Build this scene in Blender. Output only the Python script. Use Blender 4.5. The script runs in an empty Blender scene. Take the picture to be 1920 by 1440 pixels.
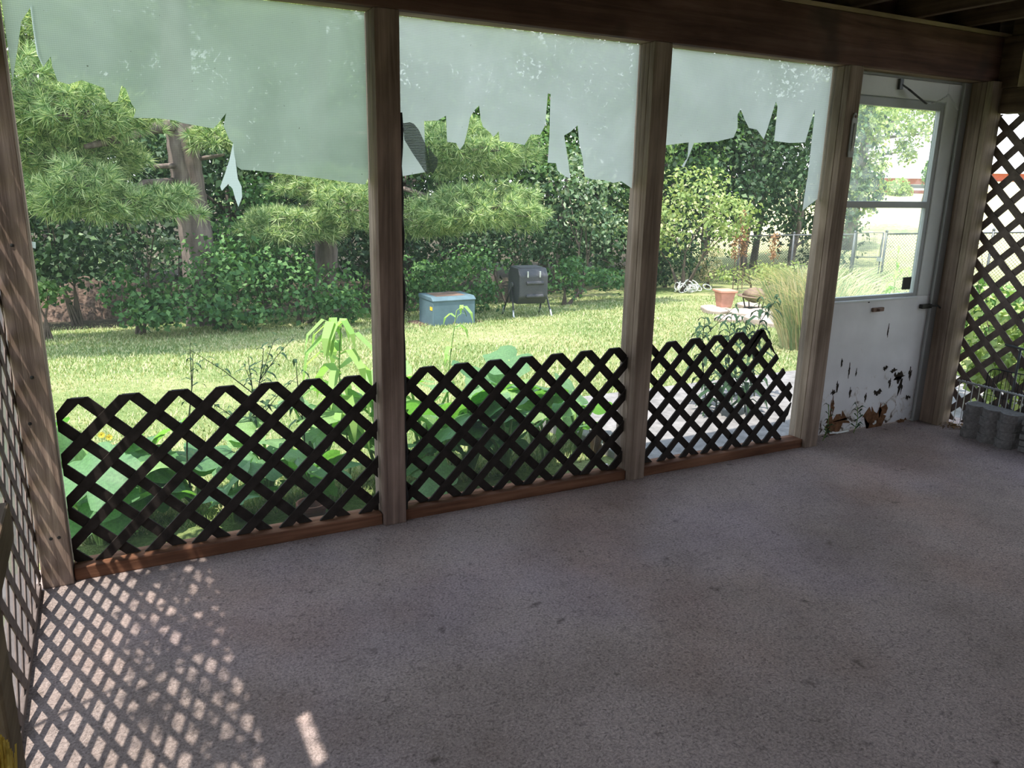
import bpy, bmesh, math, random
import numpy as np
from mathutils import Vector, Matrix, noise as mnoise
from mathutils.geometry import delaunay_2d_cdt

random.seed(7)
rng = np.random.default_rng(11)
scene = bpy.context.scene
COL = scene.collection
PI = math.pi

# ------------------------------------------------------------------ camera
F_PX, YAW, PITCH, ROLL = 1469.8, 27.50, 14.64, 1.244
CAM = np.array([-0.207, -3.009, 1.460])
def cam_axes():
    y, p, r = np.radians([YAW, PITCH, ROLL])
    f = np.array([np.sin(y)*np.cos(p), np.cos(y)*np.cos(p), -np.sin(p)])
    rt = np.array([np.cos(y), -np.sin(y), 0.0])
    up = np.cross(rt, f)
    return np.cos(r)*rt+np.sin(r)*up, -np.sin(r)*rt+np.cos(r)*up, f
RT, UP, FW = cam_axes()
cd = bpy.data.cameras.new('camera'); cam = bpy.data.objects.new('camera', cd); COL.objects.link(cam)
cd.sensor_fit = 'HORIZONTAL'; cd.sensor_width = 36.0; cd.lens = F_PX/1920*36.0
cd.clip_start = 0.02; cd.clip_end = 500
M = Matrix.Identity(4)
for i in range(3):
    M[i][0] = RT[i]; M[i][1] = UP[i]; M[i][2] = -FW[i]; M[i][3] = CAM[i]
cam.matrix_world = M
scene.camera = cam

def ray(px, py):
    return FW + RT*(px-960)/F_PX + UP*(720-py)/F_PX
def on_y(px, py, y):
    d = ray(px, py); return CAM + d*(y-CAM[1])/d[1]
def on_x(px, py, x):
    d = ray(px, py); return CAM + d*(x-CAM[0])/d[0]
def far(px, py, D):
    d = ray(px, py); return CAM + d*D/math.hypot(d[0], d[1])
def ground_z(x, y):
    z = -0.12 - 0.080*max(0.0, min(y, 15.0)-0.5)
    d = math.hypot(x-CAM[0], y-CAM[1]); a = math.degrees(math.atan2(x-CAM[0], y-CAM[1]))
    k = max(0.0, min(1.0, (a-42)/8.0))
    z += k*0.058*max(0.0, d-21.0)
    return z
def on_ground(px, py):
    d = ray(px, py); t = 1.0
    for _ in range(4000):
        p = CAM+d*t
        if p[2] <= ground_z(p[0], p[1]): break
        t += 0.02
    return p

# ------------------------------------------------------------------ materials
def new_mat(name):
    m = bpy.data.materials.new(name); m.use_nodes = True
    nt = m.node_tree; nt.nodes.clear()
    out = nt.nodes.new('ShaderNodeOutputMaterial')
    return m, nt, out
def N(nt, t, **kw):
    n = nt.nodes.new(t)
    for k, v in kw.items():
        if k in n.inputs.keys(): n.inputs[k].default_value = v
        else: setattr(n, k, v)
    return n
def ramp(nt, fac, stops):
    r = nt.nodes.new('ShaderNodeValToRGB')
    cr = r.color_ramp
    while len(cr.elements) > 1: cr.elements.remove(cr.elements[-1])
    cr.elements[0].position = stops[0][0]; cr.elements[0].color = (*stops[0][1], 1)
    for p, c in stops[1:]:
        e = cr.elements.new(p); e.color = (*c, 1)
    nt.links.new(fac, r.inputs[0]); return r
def mapping(nt, scale, coord='Object', rot=(0, 0, 0)):
    tc = N(nt, 'ShaderNodeTexCoord'); mp = N(nt, 'ShaderNodeMapping')
    mp.inputs['Scale'].default_value = scale; mp.inputs['Rotation'].default_value = rot
    nt.links.new(tc.outputs[coord], mp.inputs[0]); return mp
def principled(nt, out, rough=0.8, spec=0.3, metal=0.0):
    b = N(nt, 'ShaderNodeBsdfPrincipled'); b.inputs['Roughness'].default_value = rough
    b.inputs['Specular IOR Level'].default_value = spec; b.inputs['Metallic'].default_value = metal
    nt.links.new(b.outputs[0], out.inputs[0]); return b
def mixc(nt, fac, a, b, mode='MIX'):
    m = N(nt, 'ShaderNodeMix', data_type='RGBA', blend_type=mode)
    if isinstance(fac, float): m.inputs[0].default_value = fac
    else: nt.links.new(fac, m.inputs[0])
    for s, v in ((6, a), (7, b)):
        if isinstance(v, tuple): m.inputs[s].default_value = (*v, 1)
        else: nt.links.new(v, m.inputs[s])
    return m.outputs[2]
def bump(nt, bsdf, h, strength=0.4, dist=0.01):
    b = N(nt, 'ShaderNodeBump'); b.inputs['Strength'].default_value = strength; b.inputs['Distance'].default_value = dist
    nt.links.new(h, b.inputs['Height']); nt.links.new(b.outputs[0], bsdf.inputs['Normal'])

def plain(name, col, rough=0.6, spec=0.3, metal=0.0, var=0.25, scale=12, bmp=0.0):
    m, nt, out = new_mat(name); b = principled(nt, out, rough, spec, metal)
    mp = mapping(nt, (scale,)*3); n = N(nt, 'ShaderNodeTexNoise', Detail=5.0, Roughness=0.6); n.inputs['Scale'].default_value = 1.0
    nt.links.new(mp.outputs[0], n.inputs[0])
    lo = tuple(c*(1-var) for c in col); hi = tuple(min(1, c*(1+var)) for c in col)
    r = ramp(nt, n.outputs[0], [(0.3, lo), (0.7, hi)]); nt.links.new(r.outputs[0], b.inputs['Base Color'])
    if bmp: bump(nt, b, n.outputs[0], bmp, 0.01)
    return m

def wood(name, dark, mid, light, axis='z', grain=34.0, stain=None, bmp=0.5, spec=0.15):
    m, nt, out = new_mat(name); b = principled(nt, out, 0.82, spec)
    long = 1.3
    sc = {'z': (grain, grain, long), 'x': (long, grain, grain), 'y': (grain, long, grain)}[axis]
    mp = mapping(nt, sc)
    n = N(nt, 'ShaderNodeTexNoise', Detail=6.0, Roughness=0.62, Distortion=0.6); n.inputs['Scale'].default_value = 1.0
    nt.links.new(mp.outputs[0], n.inputs[0])
    r = ramp(nt, n.outputs[0], [(0.28, dark), (0.5, mid), (0.74, light)])
    mp2 = mapping(nt, (3.2, 3.2, 1.4) if axis == 'z' else (1.4, 3.2, 3.2))
    n2 = N(nt, 'ShaderNodeTexNoise', Detail=4.0); n2.inputs['Scale'].default_value = 1.6
    nt.links.new(mp2.outputs[0], n2.inputs[0])
    r2 = ramp(nt, n2.outputs[0], [(0.34, (0.62, 0.58, 0.55)), (0.6, (1.08, 1.05, 1.02))])
    col = mixc(nt, 1.0, r.outputs[0], r2.outputs[0], 'MULTIPLY')
    if stain:
        n3 = N(nt, 'ShaderNodeTexNoise', Detail=3.0); n3.inputs['Scale'].default_value = 2.3
        tc = N(nt, 'ShaderNodeTexCoord'); nt.links.new(tc.outputs['Object'], n3.inputs[0])
        r3 = ramp(nt, n3.outputs[0], [(0.56, (0, 0, 0)), (0.72, (1, 1, 1))])
        col = mixc(nt, r3.outputs[0], col, stain)
    nt.links.new(col, b.inputs['Base Color']); bump(nt, b, n.outputs[0], bmp, 0.006)
    return m

def leaf_mat(name, stops, trans=0.35, rough=0.55, tint=(1.0, 1.0, 0.6)):
    m, nt, out = new_mat(name)
    g = N(nt, 'ShaderNodeNewGeometry')
    r = ramp(nt, g.outputs['Random Per Island'], stops)
    d = N(nt, 'ShaderNodeBsdfPrincipled'); d.inputs['Roughness'].default_value = rough; d.inputs['Specular IOR Level'].default_value = 0.25
    nt.links.new(r.outputs[0], d.inputs['Base Color'])
    t = N(nt, 'ShaderNodeBsdfTranslucent')
    tc = mixc(nt, 1.0, r.outputs[0], tint, 'MULTIPLY'); 
    hs = N(nt, 'ShaderNodeHueSaturation'); hs.inputs['Value'].default_value = 1.5
    nt.links.new(tc, hs.inputs['Color']); nt.links.new(hs.outputs[0], t.inputs[0])
    mx = N(nt, 'ShaderNodeMixShader'); mx.inputs[0].default_value = trans
    nt.links.new(d.outputs[0], mx.inputs[1]); nt.links.new(t.outputs[0], mx.inputs[2]); nt.links.new(mx.outputs[0], out.inputs[0])
    return m

MAT = {}
MAT['post'] = wood('weathered_post', (0.14, 0.103, 0.080), (0.265, 0.205, 0.165), (0.38, 0.30, 0.25), 'z', 38, bmp=0.8)
MAT['post_dark'] = wood('dark_post', (0.10, 0.07, 0.06), (0.22, 0.157, 0.132), (0.34, 0.245, 0.208), 'z', 38, bmp=0.8)
MAT['post_corner'] = wood('corner_post_wood', (0.15, 0.108, 0.09), (0.30, 0.222, 0.182), (0.45, 0.345, 0.28), 'z', 46, bmp=1.0)
MAT['post_pale'] = wood('pale_post', (0.16, 0.125, 0.095), (0.30, 0.24, 0.185), (0.42, 0.34, 0.27), 'z', 30, bmp=0.6)
MAT['beam'] = wood('dark_beam', (0.065, 0.037, 0.029), (0.125, 0.068, 0.055), (0.18, 0.11, 0.09), 'x', 22, stain=(0.05, 0.035, 0.03))
MAT['beam_y'] = wood('dark_joist', (0.055, 0.034, 0.026), (0.10, 0.066, 0.05), (0.16, 0.11, 0.085), 'y', 22)
MAT['ledger'] = wood('ledger', (0.24, 0.18, 0.12), (0.38, 0.29, 0.20), (0.5, 0.39, 0.28), 'x', 22)
MAT['rail'] = wood('red_brown_rail', (0.09, 0.042, 0.026), (0.18, 0.085, 0.05), (0.27, 0.14, 0.085), 'x', 26)
MAT['rail_y'] = wood('grey_rail', (0.10, 0.075, 0.055), (0.18, 0.135, 0.1), (0.27, 0.21, 0.16), 'y', 26)
MAT['deck'] = wood('deck_board', (0.05, 0.036, 0.028), (0.085, 0.062, 0.048), (0.13, 0.1, 0.08), 'y', 14)
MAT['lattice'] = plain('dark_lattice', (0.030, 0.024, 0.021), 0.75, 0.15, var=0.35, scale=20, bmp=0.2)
MAT['lattice_brown'] = plain('brown_lattice', (0.135, 0.105, 0.093), 0.8, 0.15, var=0.35, scale=20, bmp=0.2)  # brown lightened to include the glare over the right lattice
MAT['white_paint'] = plain('white_door_paint', (0.66, 0.67, 0.66), 0.5, 0.35, var=0.08, scale=5)
MAT['alu'] = plain('grey_door_metal', (0.36, 0.37, 0.37), 0.45, 0.4, var=0.08, scale=6)
MAT['black'] = plain('black_plastic', (0.02, 0.02, 0.02), 0.5, 0.3)
MAT['dark_metal'] = plain('dark_metal', (0.05, 0.048, 0.046), 0.45, 0.5, 0.6)
MAT['silver'] = plain('silver_wire', (0.55, 0.56, 0.58), 0.4, 0.5, 0.7, var=0.1)
MAT['galv'] = plain('grey_post_metal', (0.09, 0.095, 0.10), 0.5, 0.4, 0.4, var=0.15)
MAT['concrete'] = plain('concrete', (0.20, 0.188, 0.182), 0.9, 0.1, var=0.3, scale=14, bmp=0.4)
MAT['edger'] = plain('edger_concrete', (0.20, 0.19, 0.185), 0.95, 0.08, var=0.3, scale=60, bmp=0.5)
MAT['paver'] = plain('pale_stone', (0.34, 0.275, 0.235), 0.9, 0.1, var=0.25, scale=9, bmp=0.4)
MAT['terracotta'] = plain('terracotta', (0.50, 0.25, 0.18), 0.85, 0.1, var=0.15, scale=8)
MAT['clay_dark'] = plain('dark_clay', (0.13, 0.055, 0.035), 0.85, 0.1, var=0.25, scale=10)
MAT['rust'] = plain('rusty_metal', (0.20, 0.13, 0.10), 0.7, 0.3, 0.3, var=0.35, scale=14)
MAT['box_green'] = plain('utility_box_paint', (0.085, 0.135, 0.16), 0.6, 0.3, var=0.18, scale=5)
MAT['yellow'] = plain('yellow_sticker', (0.75, 0.50, 0.05), 0.5)
MAT['drum'] = plain('black_drum', (0.050, 0.050, 0.056), 0.55, 0.4, var=0.15, scale=6)
MAT['bark'] = wood('pine_bark', (0.085, 0.068, 0.062), (0.16, 0.13, 0.12), (0.25, 0.21, 0.195), 'z', 9, bmp=1.0)
MAT['twig'] = plain('twig', (0.10, 0.078, 0.062), 0.85, 0.1)
MAT['stem'] = plain('green_stem', (0.20, 0.32, 0.09), 0.7)
MAT['mulch'] = plain('mulch', (0.105, 0.072, 0.056), 0.95, 0.05, var=0.85, scale=22, bmp=1.0)
MAT['brick'] = plain('red_brick', (0.42, 0.12, 0.085), 0.85, var=0.12, scale=6)
MAT['roof_white'] = plain('pale_roof', (0.72, 0.74, 0.78), 0.6, var=0.06)
MAT['siding'] = plain('pale_siding', (0.55, 0.56, 0.58), 0.6, var=0.06)
MAT['paper'] = plain('white_scrap', (0.75, 0.75, 0.73), 0.7, var=0.05)
MAT['straw'] = leaf_mat('yellow_straw', [(0, (0.5, 0.34, 0.06)), (1, (0.75, 0.58, 0.16))], 0.2)
MAT['exposed'] = plain('exposed_board', (0.17, 0.085, 0.045), 0.95, 0.05, var=0.5, scale=30, bmp=0.8)
MAT['mould'] = plain('mould', (0.035, 0.028, 0.022), 0.95, 0.05, var=0.5, scale=30)
MAT['dry'] = leaf_mat('dry_leaf', [(0, (0.14, 0.08, 0.045)), (1, (0.34, 0.22, 0.13))], 0.2)

MAT['ivy'] = leaf_mat('ivy_leaf', [(0, (0.03, 0.085, 0.026)), (0.6, (0.065, 0.155, 0.045)), (1, (0.15, 0.27, 0.09))], 0.25)
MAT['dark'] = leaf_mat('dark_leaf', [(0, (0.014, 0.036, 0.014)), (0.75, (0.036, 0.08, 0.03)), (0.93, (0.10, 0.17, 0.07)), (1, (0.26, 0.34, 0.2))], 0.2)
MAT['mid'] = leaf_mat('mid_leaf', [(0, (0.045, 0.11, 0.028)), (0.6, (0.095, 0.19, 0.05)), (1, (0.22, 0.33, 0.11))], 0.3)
MAT['bright'] = leaf_mat('bright_leaf', [(0, (0.13, 0.21, 0.055)), (0.5, (0.25, 0.33, 0.11)), (1, (0.46, 0.50, 0.24))], 0.35)
MAT['silver_leaf'] = leaf_mat('silver_leaf', [(0, (0.06, 0.13, 0.06)), (0.6, (0.15, 0.23, 0.12)), (1, (0.42, 0.48, 0.34))], 0.3)
MAT['pine'] = leaf_mat('pine_needle', [(0, (0.06, 0.14, 0.05)), (0.5, (0.21, 0.32, 0.13)), (1, (0.64, 0.70, 0.40))], 0.35)
MAT['grass_blade'] = leaf_mat('grass_blade', [(0, (0.13, 0.20, 0.065)), (0.5, (0.26, 0.32, 0.13)), (1, (0.52, 0.48, 0.29))], 0.25)
MAT['orn_grass'] = leaf_mat('tall_grass', [(0, (0.16, 0.24, 0.12)), (0.45, (0.34, 0.36, 0.21)), (1, (0.64, 0.50, 0.34))], 0.3)
MAT['weed'] = leaf_mat('weed_leaf', [(0, (0.018, 0.045, 0.022)), (1, (0.045, 0.09, 0.04))], 0.2, rough=0.9)
MAT['stem_dark'] = plain('dark_stem', (0.035, 0.045, 0.022), 0.9, 0.05)
MAT['weed_bright'] = leaf_mat('bright_weed_leaf', [(0, (0.22, 0.40, 0.10)), (1, (0.36, 0.52, 0.18))], 0.4)
MAT['rust_weed'] = leaf_mat('rusty_seed_head', [(0, (0.30, 0.15, 0.08)), (1, (0.46, 0.27, 0.15))], 0.2)
MAT['pink'] = leaf_mat('pink_petal', [(0, (0.70, 0.10, 0.30)), (1, (0.85, 0.25, 0.45))], 0.3, tint=(1, 1, 1))
MAT['yellow_petal'] = leaf_mat('yellow_petal', [(0, (0.8, 0.50, 0.04)), (1, (0.9, 0.70, 0.10))], 0.3, tint=(1, 1, 1))

def squash_mat():
    m, nt, out = new_mat('squash_leaf')
    oi = N(nt, 'ShaderNodeObjectInfo')
    r = ramp(nt, oi.outputs['Random'], [(0, (0.08, 0.19, 0.075)), (0.6, (0.15, 0.28, 0.13)), (1, (0.24, 0.38, 0.13))])
    mp = mapping(nt, (14, 14, 14)); n = N(nt, 'ShaderNodeTexNoise', Detail=4.0); n.inputs['Scale'].default_value = 1.0
    nt.links.new(mp.outputs[0], n.inputs[0])
    r2 = ramp(nt, n.outputs[0], [(0.35, (0.8, 0.8, 0.8)), (0.7, (1.15, 1.15, 1.1))])
    c = mixc(nt, 1.0, r.outputs[0], r2.outputs[0], 'MULTIPLY')
    d = N(nt, 'ShaderNodeBsdfPrincipled'); d.inputs['Roughness'].default_value = 0.6
    nt.links.new(c, d.inputs['Base Color'])
    t = N(nt, 'ShaderNodeBsdfTranslucent'); tc = mixc(nt, 1.0, c, (1.5, 1.9, 0.5), 'MULTIPLY'); nt.links.new(tc, t.inputs[0])
    mx = N(nt, 'ShaderNodeMixShader'); mx.inputs[0].default_value = 0.4
    nt.links.new(d.outputs[0], mx.inputs[1]); nt.links.new(t.outputs[0], mx.inputs[2]); nt.links.new(mx.outputs[0], out.inputs[0])
    return m
MAT['squash'] = squash_mat()

def carpet_mat():
    m, nt, out = new_mat('worn_carpet'); b = principled(nt, out, 0.95, 0.08)
    b.inputs['Sheen Weight'].default_value = 0.15
    mp = mapping(nt, (1, 1, 1))
    f1 = N(nt, 'ShaderNodeTexNoise', Detail=7.0, Roughness=0.7); f1.inputs['Scale'].default_value = 120
    f2 = N(nt, 'ShaderNodeTexNoise', Detail=5.0, Roughness=0.65, Distortion=1.6); f2.inputs['Scale'].default_value = 52
    f3 = N(nt, 'ShaderNodeTexNoise', Detail=5.0, Roughness=0.6); f3.inputs['Scale'].default_value = 1.3
    f4 = N(nt, 'ShaderNodeTexNoise', Detail=3.0); f4.inputs['Scale'].default_value = 11
    f5 = N(nt, 'ShaderNodeTexNoise', Detail=4.0); f5.inputs['Scale'].default_value = 0.9
    for f in (f1, f2, f3, f4, f5): nt.links.new(mp.outputs[0], f.inputs[0])
    c1 = ramp(nt, f1.outputs[0], [(0.30, (0.23, 0.176, 0.158)), (0.47, (0.46, 0.362, 0.328)), (0.60, (0.62, 0.495, 0.450)), (0.76, (0.84, 0.69, 0.63))])
    c2 = ramp(nt, f2.outputs[0], [(0.33, (0.55, 0.54, 0.54)), (0.5, (1.0, 1.0, 1.0))])
    col = mixc(nt, 1.0, c1.outputs[0], c2.outputs[0], 'MULTIPLY')
    c3 = ramp(nt, f3.outputs[0], [(0.36, (0.72, 0.69, 0.67)), (0.62, (1.06, 1.05, 1.06))])
    col = mixc(nt, 1.0, col, c3.outputs[0], 'MULTIPLY')
    c4 = ramp(nt, f4.outputs[0], [(0.25, (0.42, 0.40, 0.38)), (0.34, (1, 1, 1))])
    col = mixc(nt, 1.0, col, c4.outputs[0], 'MULTIPLY')
    c5 = ramp(nt, f5.outputs[0], [(0.52, (0, 0, 0)), (0.70, (0.55, 0.55, 0.55))])
    brown = mixc(nt, 1.0, col, (0.98, 0.78, 0.66), 'MULTIPLY')
    col = mixc(nt, c5.outputs[0], col, brown)
    f6 = N(nt, 'ShaderNodeTexNoise', Detail=3.0); f6.inputs['Scale'].default_value = 1.1; mp6 = mapping(nt, (1, 1, 1)); mp6.inputs['Location'].default_value = (7.3, 2.1, 0); nt.links.new(mp6.outputs[0], f6.inputs[0])
    c6 = ramp(nt, f6.outputs[0], [(0.50, (0, 0, 0)), (0.68, (0.8, 0.8, 0.8))]); col = mixc(nt, c6.outputs[0], col, mixc(nt, 1.0, col, (0.93, 0.93, 1.06), 'MULTIPLY'))
    nt.links.new(col, b.inputs['Base Color'])
    ad = N(nt, 'ShaderNodeMath', operation='ADD'); nt.links.new(f1.outputs[0], ad.inputs[0]); nt.links.new(f2.outputs[0], ad.inputs[1])
    bump(nt, b, ad.outputs[0], 1.0, 0.012)
    return m
MAT['carpet'] = carpet_mat()

def lawn_mat():
    m, nt, out = new_mat('lawn'); b = principled(nt, out, 0.95, 0.05)
    mp = mapping(nt, (1, 1, 1))
    a = N(nt, 'ShaderNodeTexNoise', Detail=6.0, Roughness=0.7); a.inputs['Scale'].default_value = 16
    c = N(nt, 'ShaderNodeTexNoise', Detail=4.0, Roughness=0.6); c.inputs['Scale'].default_value = 0.75
    e = N(nt, 'ShaderNodeTexNoise', Detail=5.0, Roughness=0.7); e.inputs['Scale'].default_value = 60
    for f in (a, c, e): nt.links.new(mp.outputs[0], f.inputs[0])
    r1 = ramp(nt, c.outputs[0], [(0.34, (0.155, 0.225, 0.08)), (0.50, (0.29, 0.325, 0.15)), (0.66, (0.48, 0.44, 0.27))])
    r2 = ramp(nt, a.outputs[0], [(0.3, (0.62, 0.72, 0.6)), (0.7, (1.15, 1.1, 1.05))])
    r3 = ramp(nt, e.outputs[0], [(0.32, (0.55, 0.6, 0.5)), (0.62, (1.1, 1.1, 1.05))])
    col = mixc(nt, 1.0, r1.outputs[0], r2.outputs[0], 'MULTIPLY'); col = mixc(nt, 1.0, col, r3.outputs[0], 'MULTIPLY')
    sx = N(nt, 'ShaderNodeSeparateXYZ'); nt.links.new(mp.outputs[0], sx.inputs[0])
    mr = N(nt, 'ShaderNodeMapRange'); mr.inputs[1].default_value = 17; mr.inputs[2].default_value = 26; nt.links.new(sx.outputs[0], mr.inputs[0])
    glare_hay = mixc(nt, 1.0, r3.outputs[0], (0.60, 0.55, 0.31), 'MULTIPLY'); col = mixc(nt, mr.outputs[0], col, glare_hay)  # glare over the far field is put into this paler, drier grass colour
    nt.links.new(col, b.inputs['Base Color']); bump(nt, b, e.outputs[0], 0.8, 0.03)
    return m
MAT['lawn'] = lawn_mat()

def mesh_screen_mat(name, k, col, lo=0.10, hi=0.85, lines=True):
    # woven insect screen: what the wires cover grows as the mesh is seen more edge-on
    m, nt, out = new_mat(name)
    g = N(nt, 'ShaderNodeNewGeometry')
    dp = N(nt, 'ShaderNodeVectorMath', operation='DOT_PRODUCT')
    nt.links.new(g.outputs['Incoming'], dp.inputs[0]); nt.links.new(g.outputs['True Normal'], dp.inputs[1])
    ab = N(nt, 'ShaderNodeMath', operation='ABSOLUTE'); nt.links.new(dp.outputs['Value'], ab.inputs[0])
    mxx = N(nt, 'ShaderNodeMath', operation='MAXIMUM'); nt.links.new(ab.outputs[0], mxx.inputs[0]); mxx.inputs[1].default_value = 0.05
    dv = N(nt, 'ShaderNodeMath', operation='DIVIDE'); dv.inputs[0].default_value = k; nt.links.new(mxx.outputs[0], dv.inputs[1])
    fac = dv.outputs[0]
    if lines:
        mp = mapping(nt, (1, 1, 1))
        w = N(nt, 'ShaderNodeTexWave', wave_type='BANDS', bands_direction='Z'); w.inputs['Scale'].default_value = 52; w.inputs['Distortion'].default_value = 0.6; w.inputs['Detail'].default_value = 1.0
        nt.links.new(mp.outputs[0], w.inputs[0])
        w2 = N(nt, 'ShaderNodeTexWave', wave_type='BANDS', bands_direction='X'); w2.inputs['Scale'].default_value = 47; w2.inputs['Distortion'].default_value = 0.6
        nt.links.new(mp.outputs[0], w2.inputs[0])
        nz = N(nt, 'ShaderNodeTexNoise', Detail=4.0); nz.inputs['Scale'].default_value = 7; nt.links.new(mp.outputs[0], nz.inputs[0])
        s = N(nt, 'ShaderNodeMath', operation='MULTIPLY_ADD'); nt.links.new(w.outputs['Fac'], s.inputs[0]); s.inputs[1].default_value = 0.8; s.inputs[2].default_value = 0.32
        s2 = N(nt, 'ShaderNodeMath', operation='MULTIPLY_ADD'); nt.links.new(w2.outputs['Fac'], s2.inputs[0]); s2.inputs[1].default_value = 0.25; nt.links.new(s.outputs[0], s2.inputs[2])
        s3 = N(nt, 'ShaderNodeMath', operation='MULTIPLY_ADD'); nt.links.new(nz.outputs[0], s3.inputs[0]); s3.inputs[1].default_value = 0.5; nt.links.new(s2.outputs[0], s3.inputs[2])
        ml = N(nt, 'ShaderNodeMath', operation='MULTIPLY'); nt.links.new(fac, ml.inputs[0]); nt.links.new(s3.outputs[0], ml.inputs[1]); fac = ml.outputs[0]
    cl = N(nt, 'ShaderNodeClamp'); cl.inputs['Min'].default_value = lo; cl.inputs['Max'].default_value = hi; nt.links.new(fac, cl.inputs[0])
    tr = N(nt, 'ShaderNodeBsdfTransparent'); d = N(nt, 'ShaderNodeBsdfDiffuse'); d.inputs[0].default_value = (*col, 1)
    tl = N(nt, 'ShaderNodeBsdfTranslucent'); tl.inputs[0].default_value = (*col, 1)
    md = N(nt, 'ShaderNodeMixShader'); md.inputs[0].default_value = 0.5; nt.links.new(d.outputs[0], md.inputs[1]); nt.links.new(tl.outputs[0], md.inputs[2])
    mx = N(nt, 'ShaderNodeMixShader'); nt.links.new(cl.outputs[0], mx.inputs[0]); nt.links.new(tr.outputs[0], mx.inputs[1]); nt.links.new(md.outputs[0], mx.inputs[2])
    nt.links.new(mx.outputs[0], out.inputs[0]); return m
MAT['screen'] = mesh_screen_mat('insect_screen', 0.155, (0.135, 0.15, 0.14))
MAT['screen_side'] = mesh_screen_mat('side_insect_screen', 0.10, (0.17, 0.155, 0.16), 0.05, 0.95, False)
MAT['screen_dark'] = mesh_screen_mat('folded_dark_screen', 0.75, (0.10, 0.115, 0.11), 0.6, 0.97, True)

def sheet_mat(name, lo, hi):
    m, nt, out = new_mat(name)
    mp = mapping(nt, (1, 1, 1))
    nz = N(nt, 'ShaderNodeTexNoise', Detail=5.0, Distortion=0.8); nz.inputs['Scale'].default_value = 2.2; nt.links.new(mp.outputs[0], nz.inputs[0])
    sp = N(nt, 'ShaderNodeTexNoise', Detail=2.0); sp.inputs['Scale'].default_value = 90; nt.links.new(mp.outputs[0], sp.inputs[0])
    col = ramp(nt, nz.outputs[0], [(0.3, lo), (0.7, hi)])
    sr = ramp(nt, sp.outputs[0], [(0.20, (0.25, 0.22, 0.2)), (0.26, (1, 1, 1))])
    c = mixc(nt, 1.0, col.outputs[0], sr.outputs[0], 'MULTIPLY')
    tl = N(nt, 'ShaderNodeBsdfTranslucent'); nt.links.new(c, tl.inputs[0])
    d = N(nt, 'ShaderNodeBsdfDiffuse'); nt.links.new(c, d.inputs[0])
    tr = N(nt, 'ShaderNodeBsdfTransparent'); tr.inputs[0].default_value = (0.80, 0.88, 0.80, 1)
    a = N(nt, 'ShaderNodeMixShader'); a.inputs[0].default_value = 0.30; nt.links.new(tl.outputs[0], a.inputs[1]); nt.links.new(d.outputs[0], a.inputs[2])
    fr = N(nt, 'ShaderNodeMath', operation='MULTIPLY_ADD'); nt.links.new(nz.outputs[0], fr.inputs[0]); fr.inputs[1].default_value = -0.16; fr.inputs[2].default_value = 0.185
    mx = N(nt, 'ShaderNodeMixShader'); nt.links.new(fr.outputs[0], mx.inputs[0]); nt.links.new(a.outputs[0], mx.inputs[1]); nt.links.new(tr.outputs[0], mx.inputs[2])
    nt.links.new(mx.outputs[0], out.inputs[0]); return m
MAT['sheet'] = sheet_mat('milky_plastic', (0.51, 0.55, 0.52), (0.66, 0.69, 0.68))
MAT['sheet_tree_tint'] = sheet_mat('tree_tinted_milky_plastic', (0.34, 0.41, 0.33), (0.47, 0.54, 0.46))  # green of the trees behind the left bay is put into this colour

def fold_mat():
    m, nt, out = new_mat('plastic_fold'); t = N(nt, 'ShaderNodeBsdfTranslucent'); t.inputs[0].default_value = (0.50, 0.55, 0.53, 1); nt.links.new(t.outputs[0], out.inputs[0]); return m
MAT['fold'] = fold_mat()
def glass_mat():
    m, nt, out = new_mat('window_glass')
    tr = N(nt, 'ShaderNodeBsdfTransparent'); tr.inputs[0].default_value = (0.95, 0.98, 0.96, 1)
    gl = N(nt, 'ShaderNodeBsdfGlossy'); gl.inputs['Roughness'].default_value = 0.05
    df = N(nt, 'ShaderNodeBsdfTranslucent'); df.inputs[0].default_value = (0.7, 0.75, 0.7, 1)
    m1 = N(nt, 'ShaderNodeMixShader'); m1.inputs[0].default_value = 0.03; nt.links.new(tr.outputs[0], m1.inputs[1]); nt.links.new(gl.outputs[0], m1.inputs[2])
    m2 = N(nt, 'ShaderNodeMixShader'); m2.inputs[0].default_value = 0.09; nt.links.new(m1.outputs[0], m2.inputs[1]); nt.links.new(df.outputs[0], m2.inputs[2])
    nt.links.new(m2.outputs[0], out.inputs[0]); return m
MAT['glass'] = glass_mat()

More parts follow.
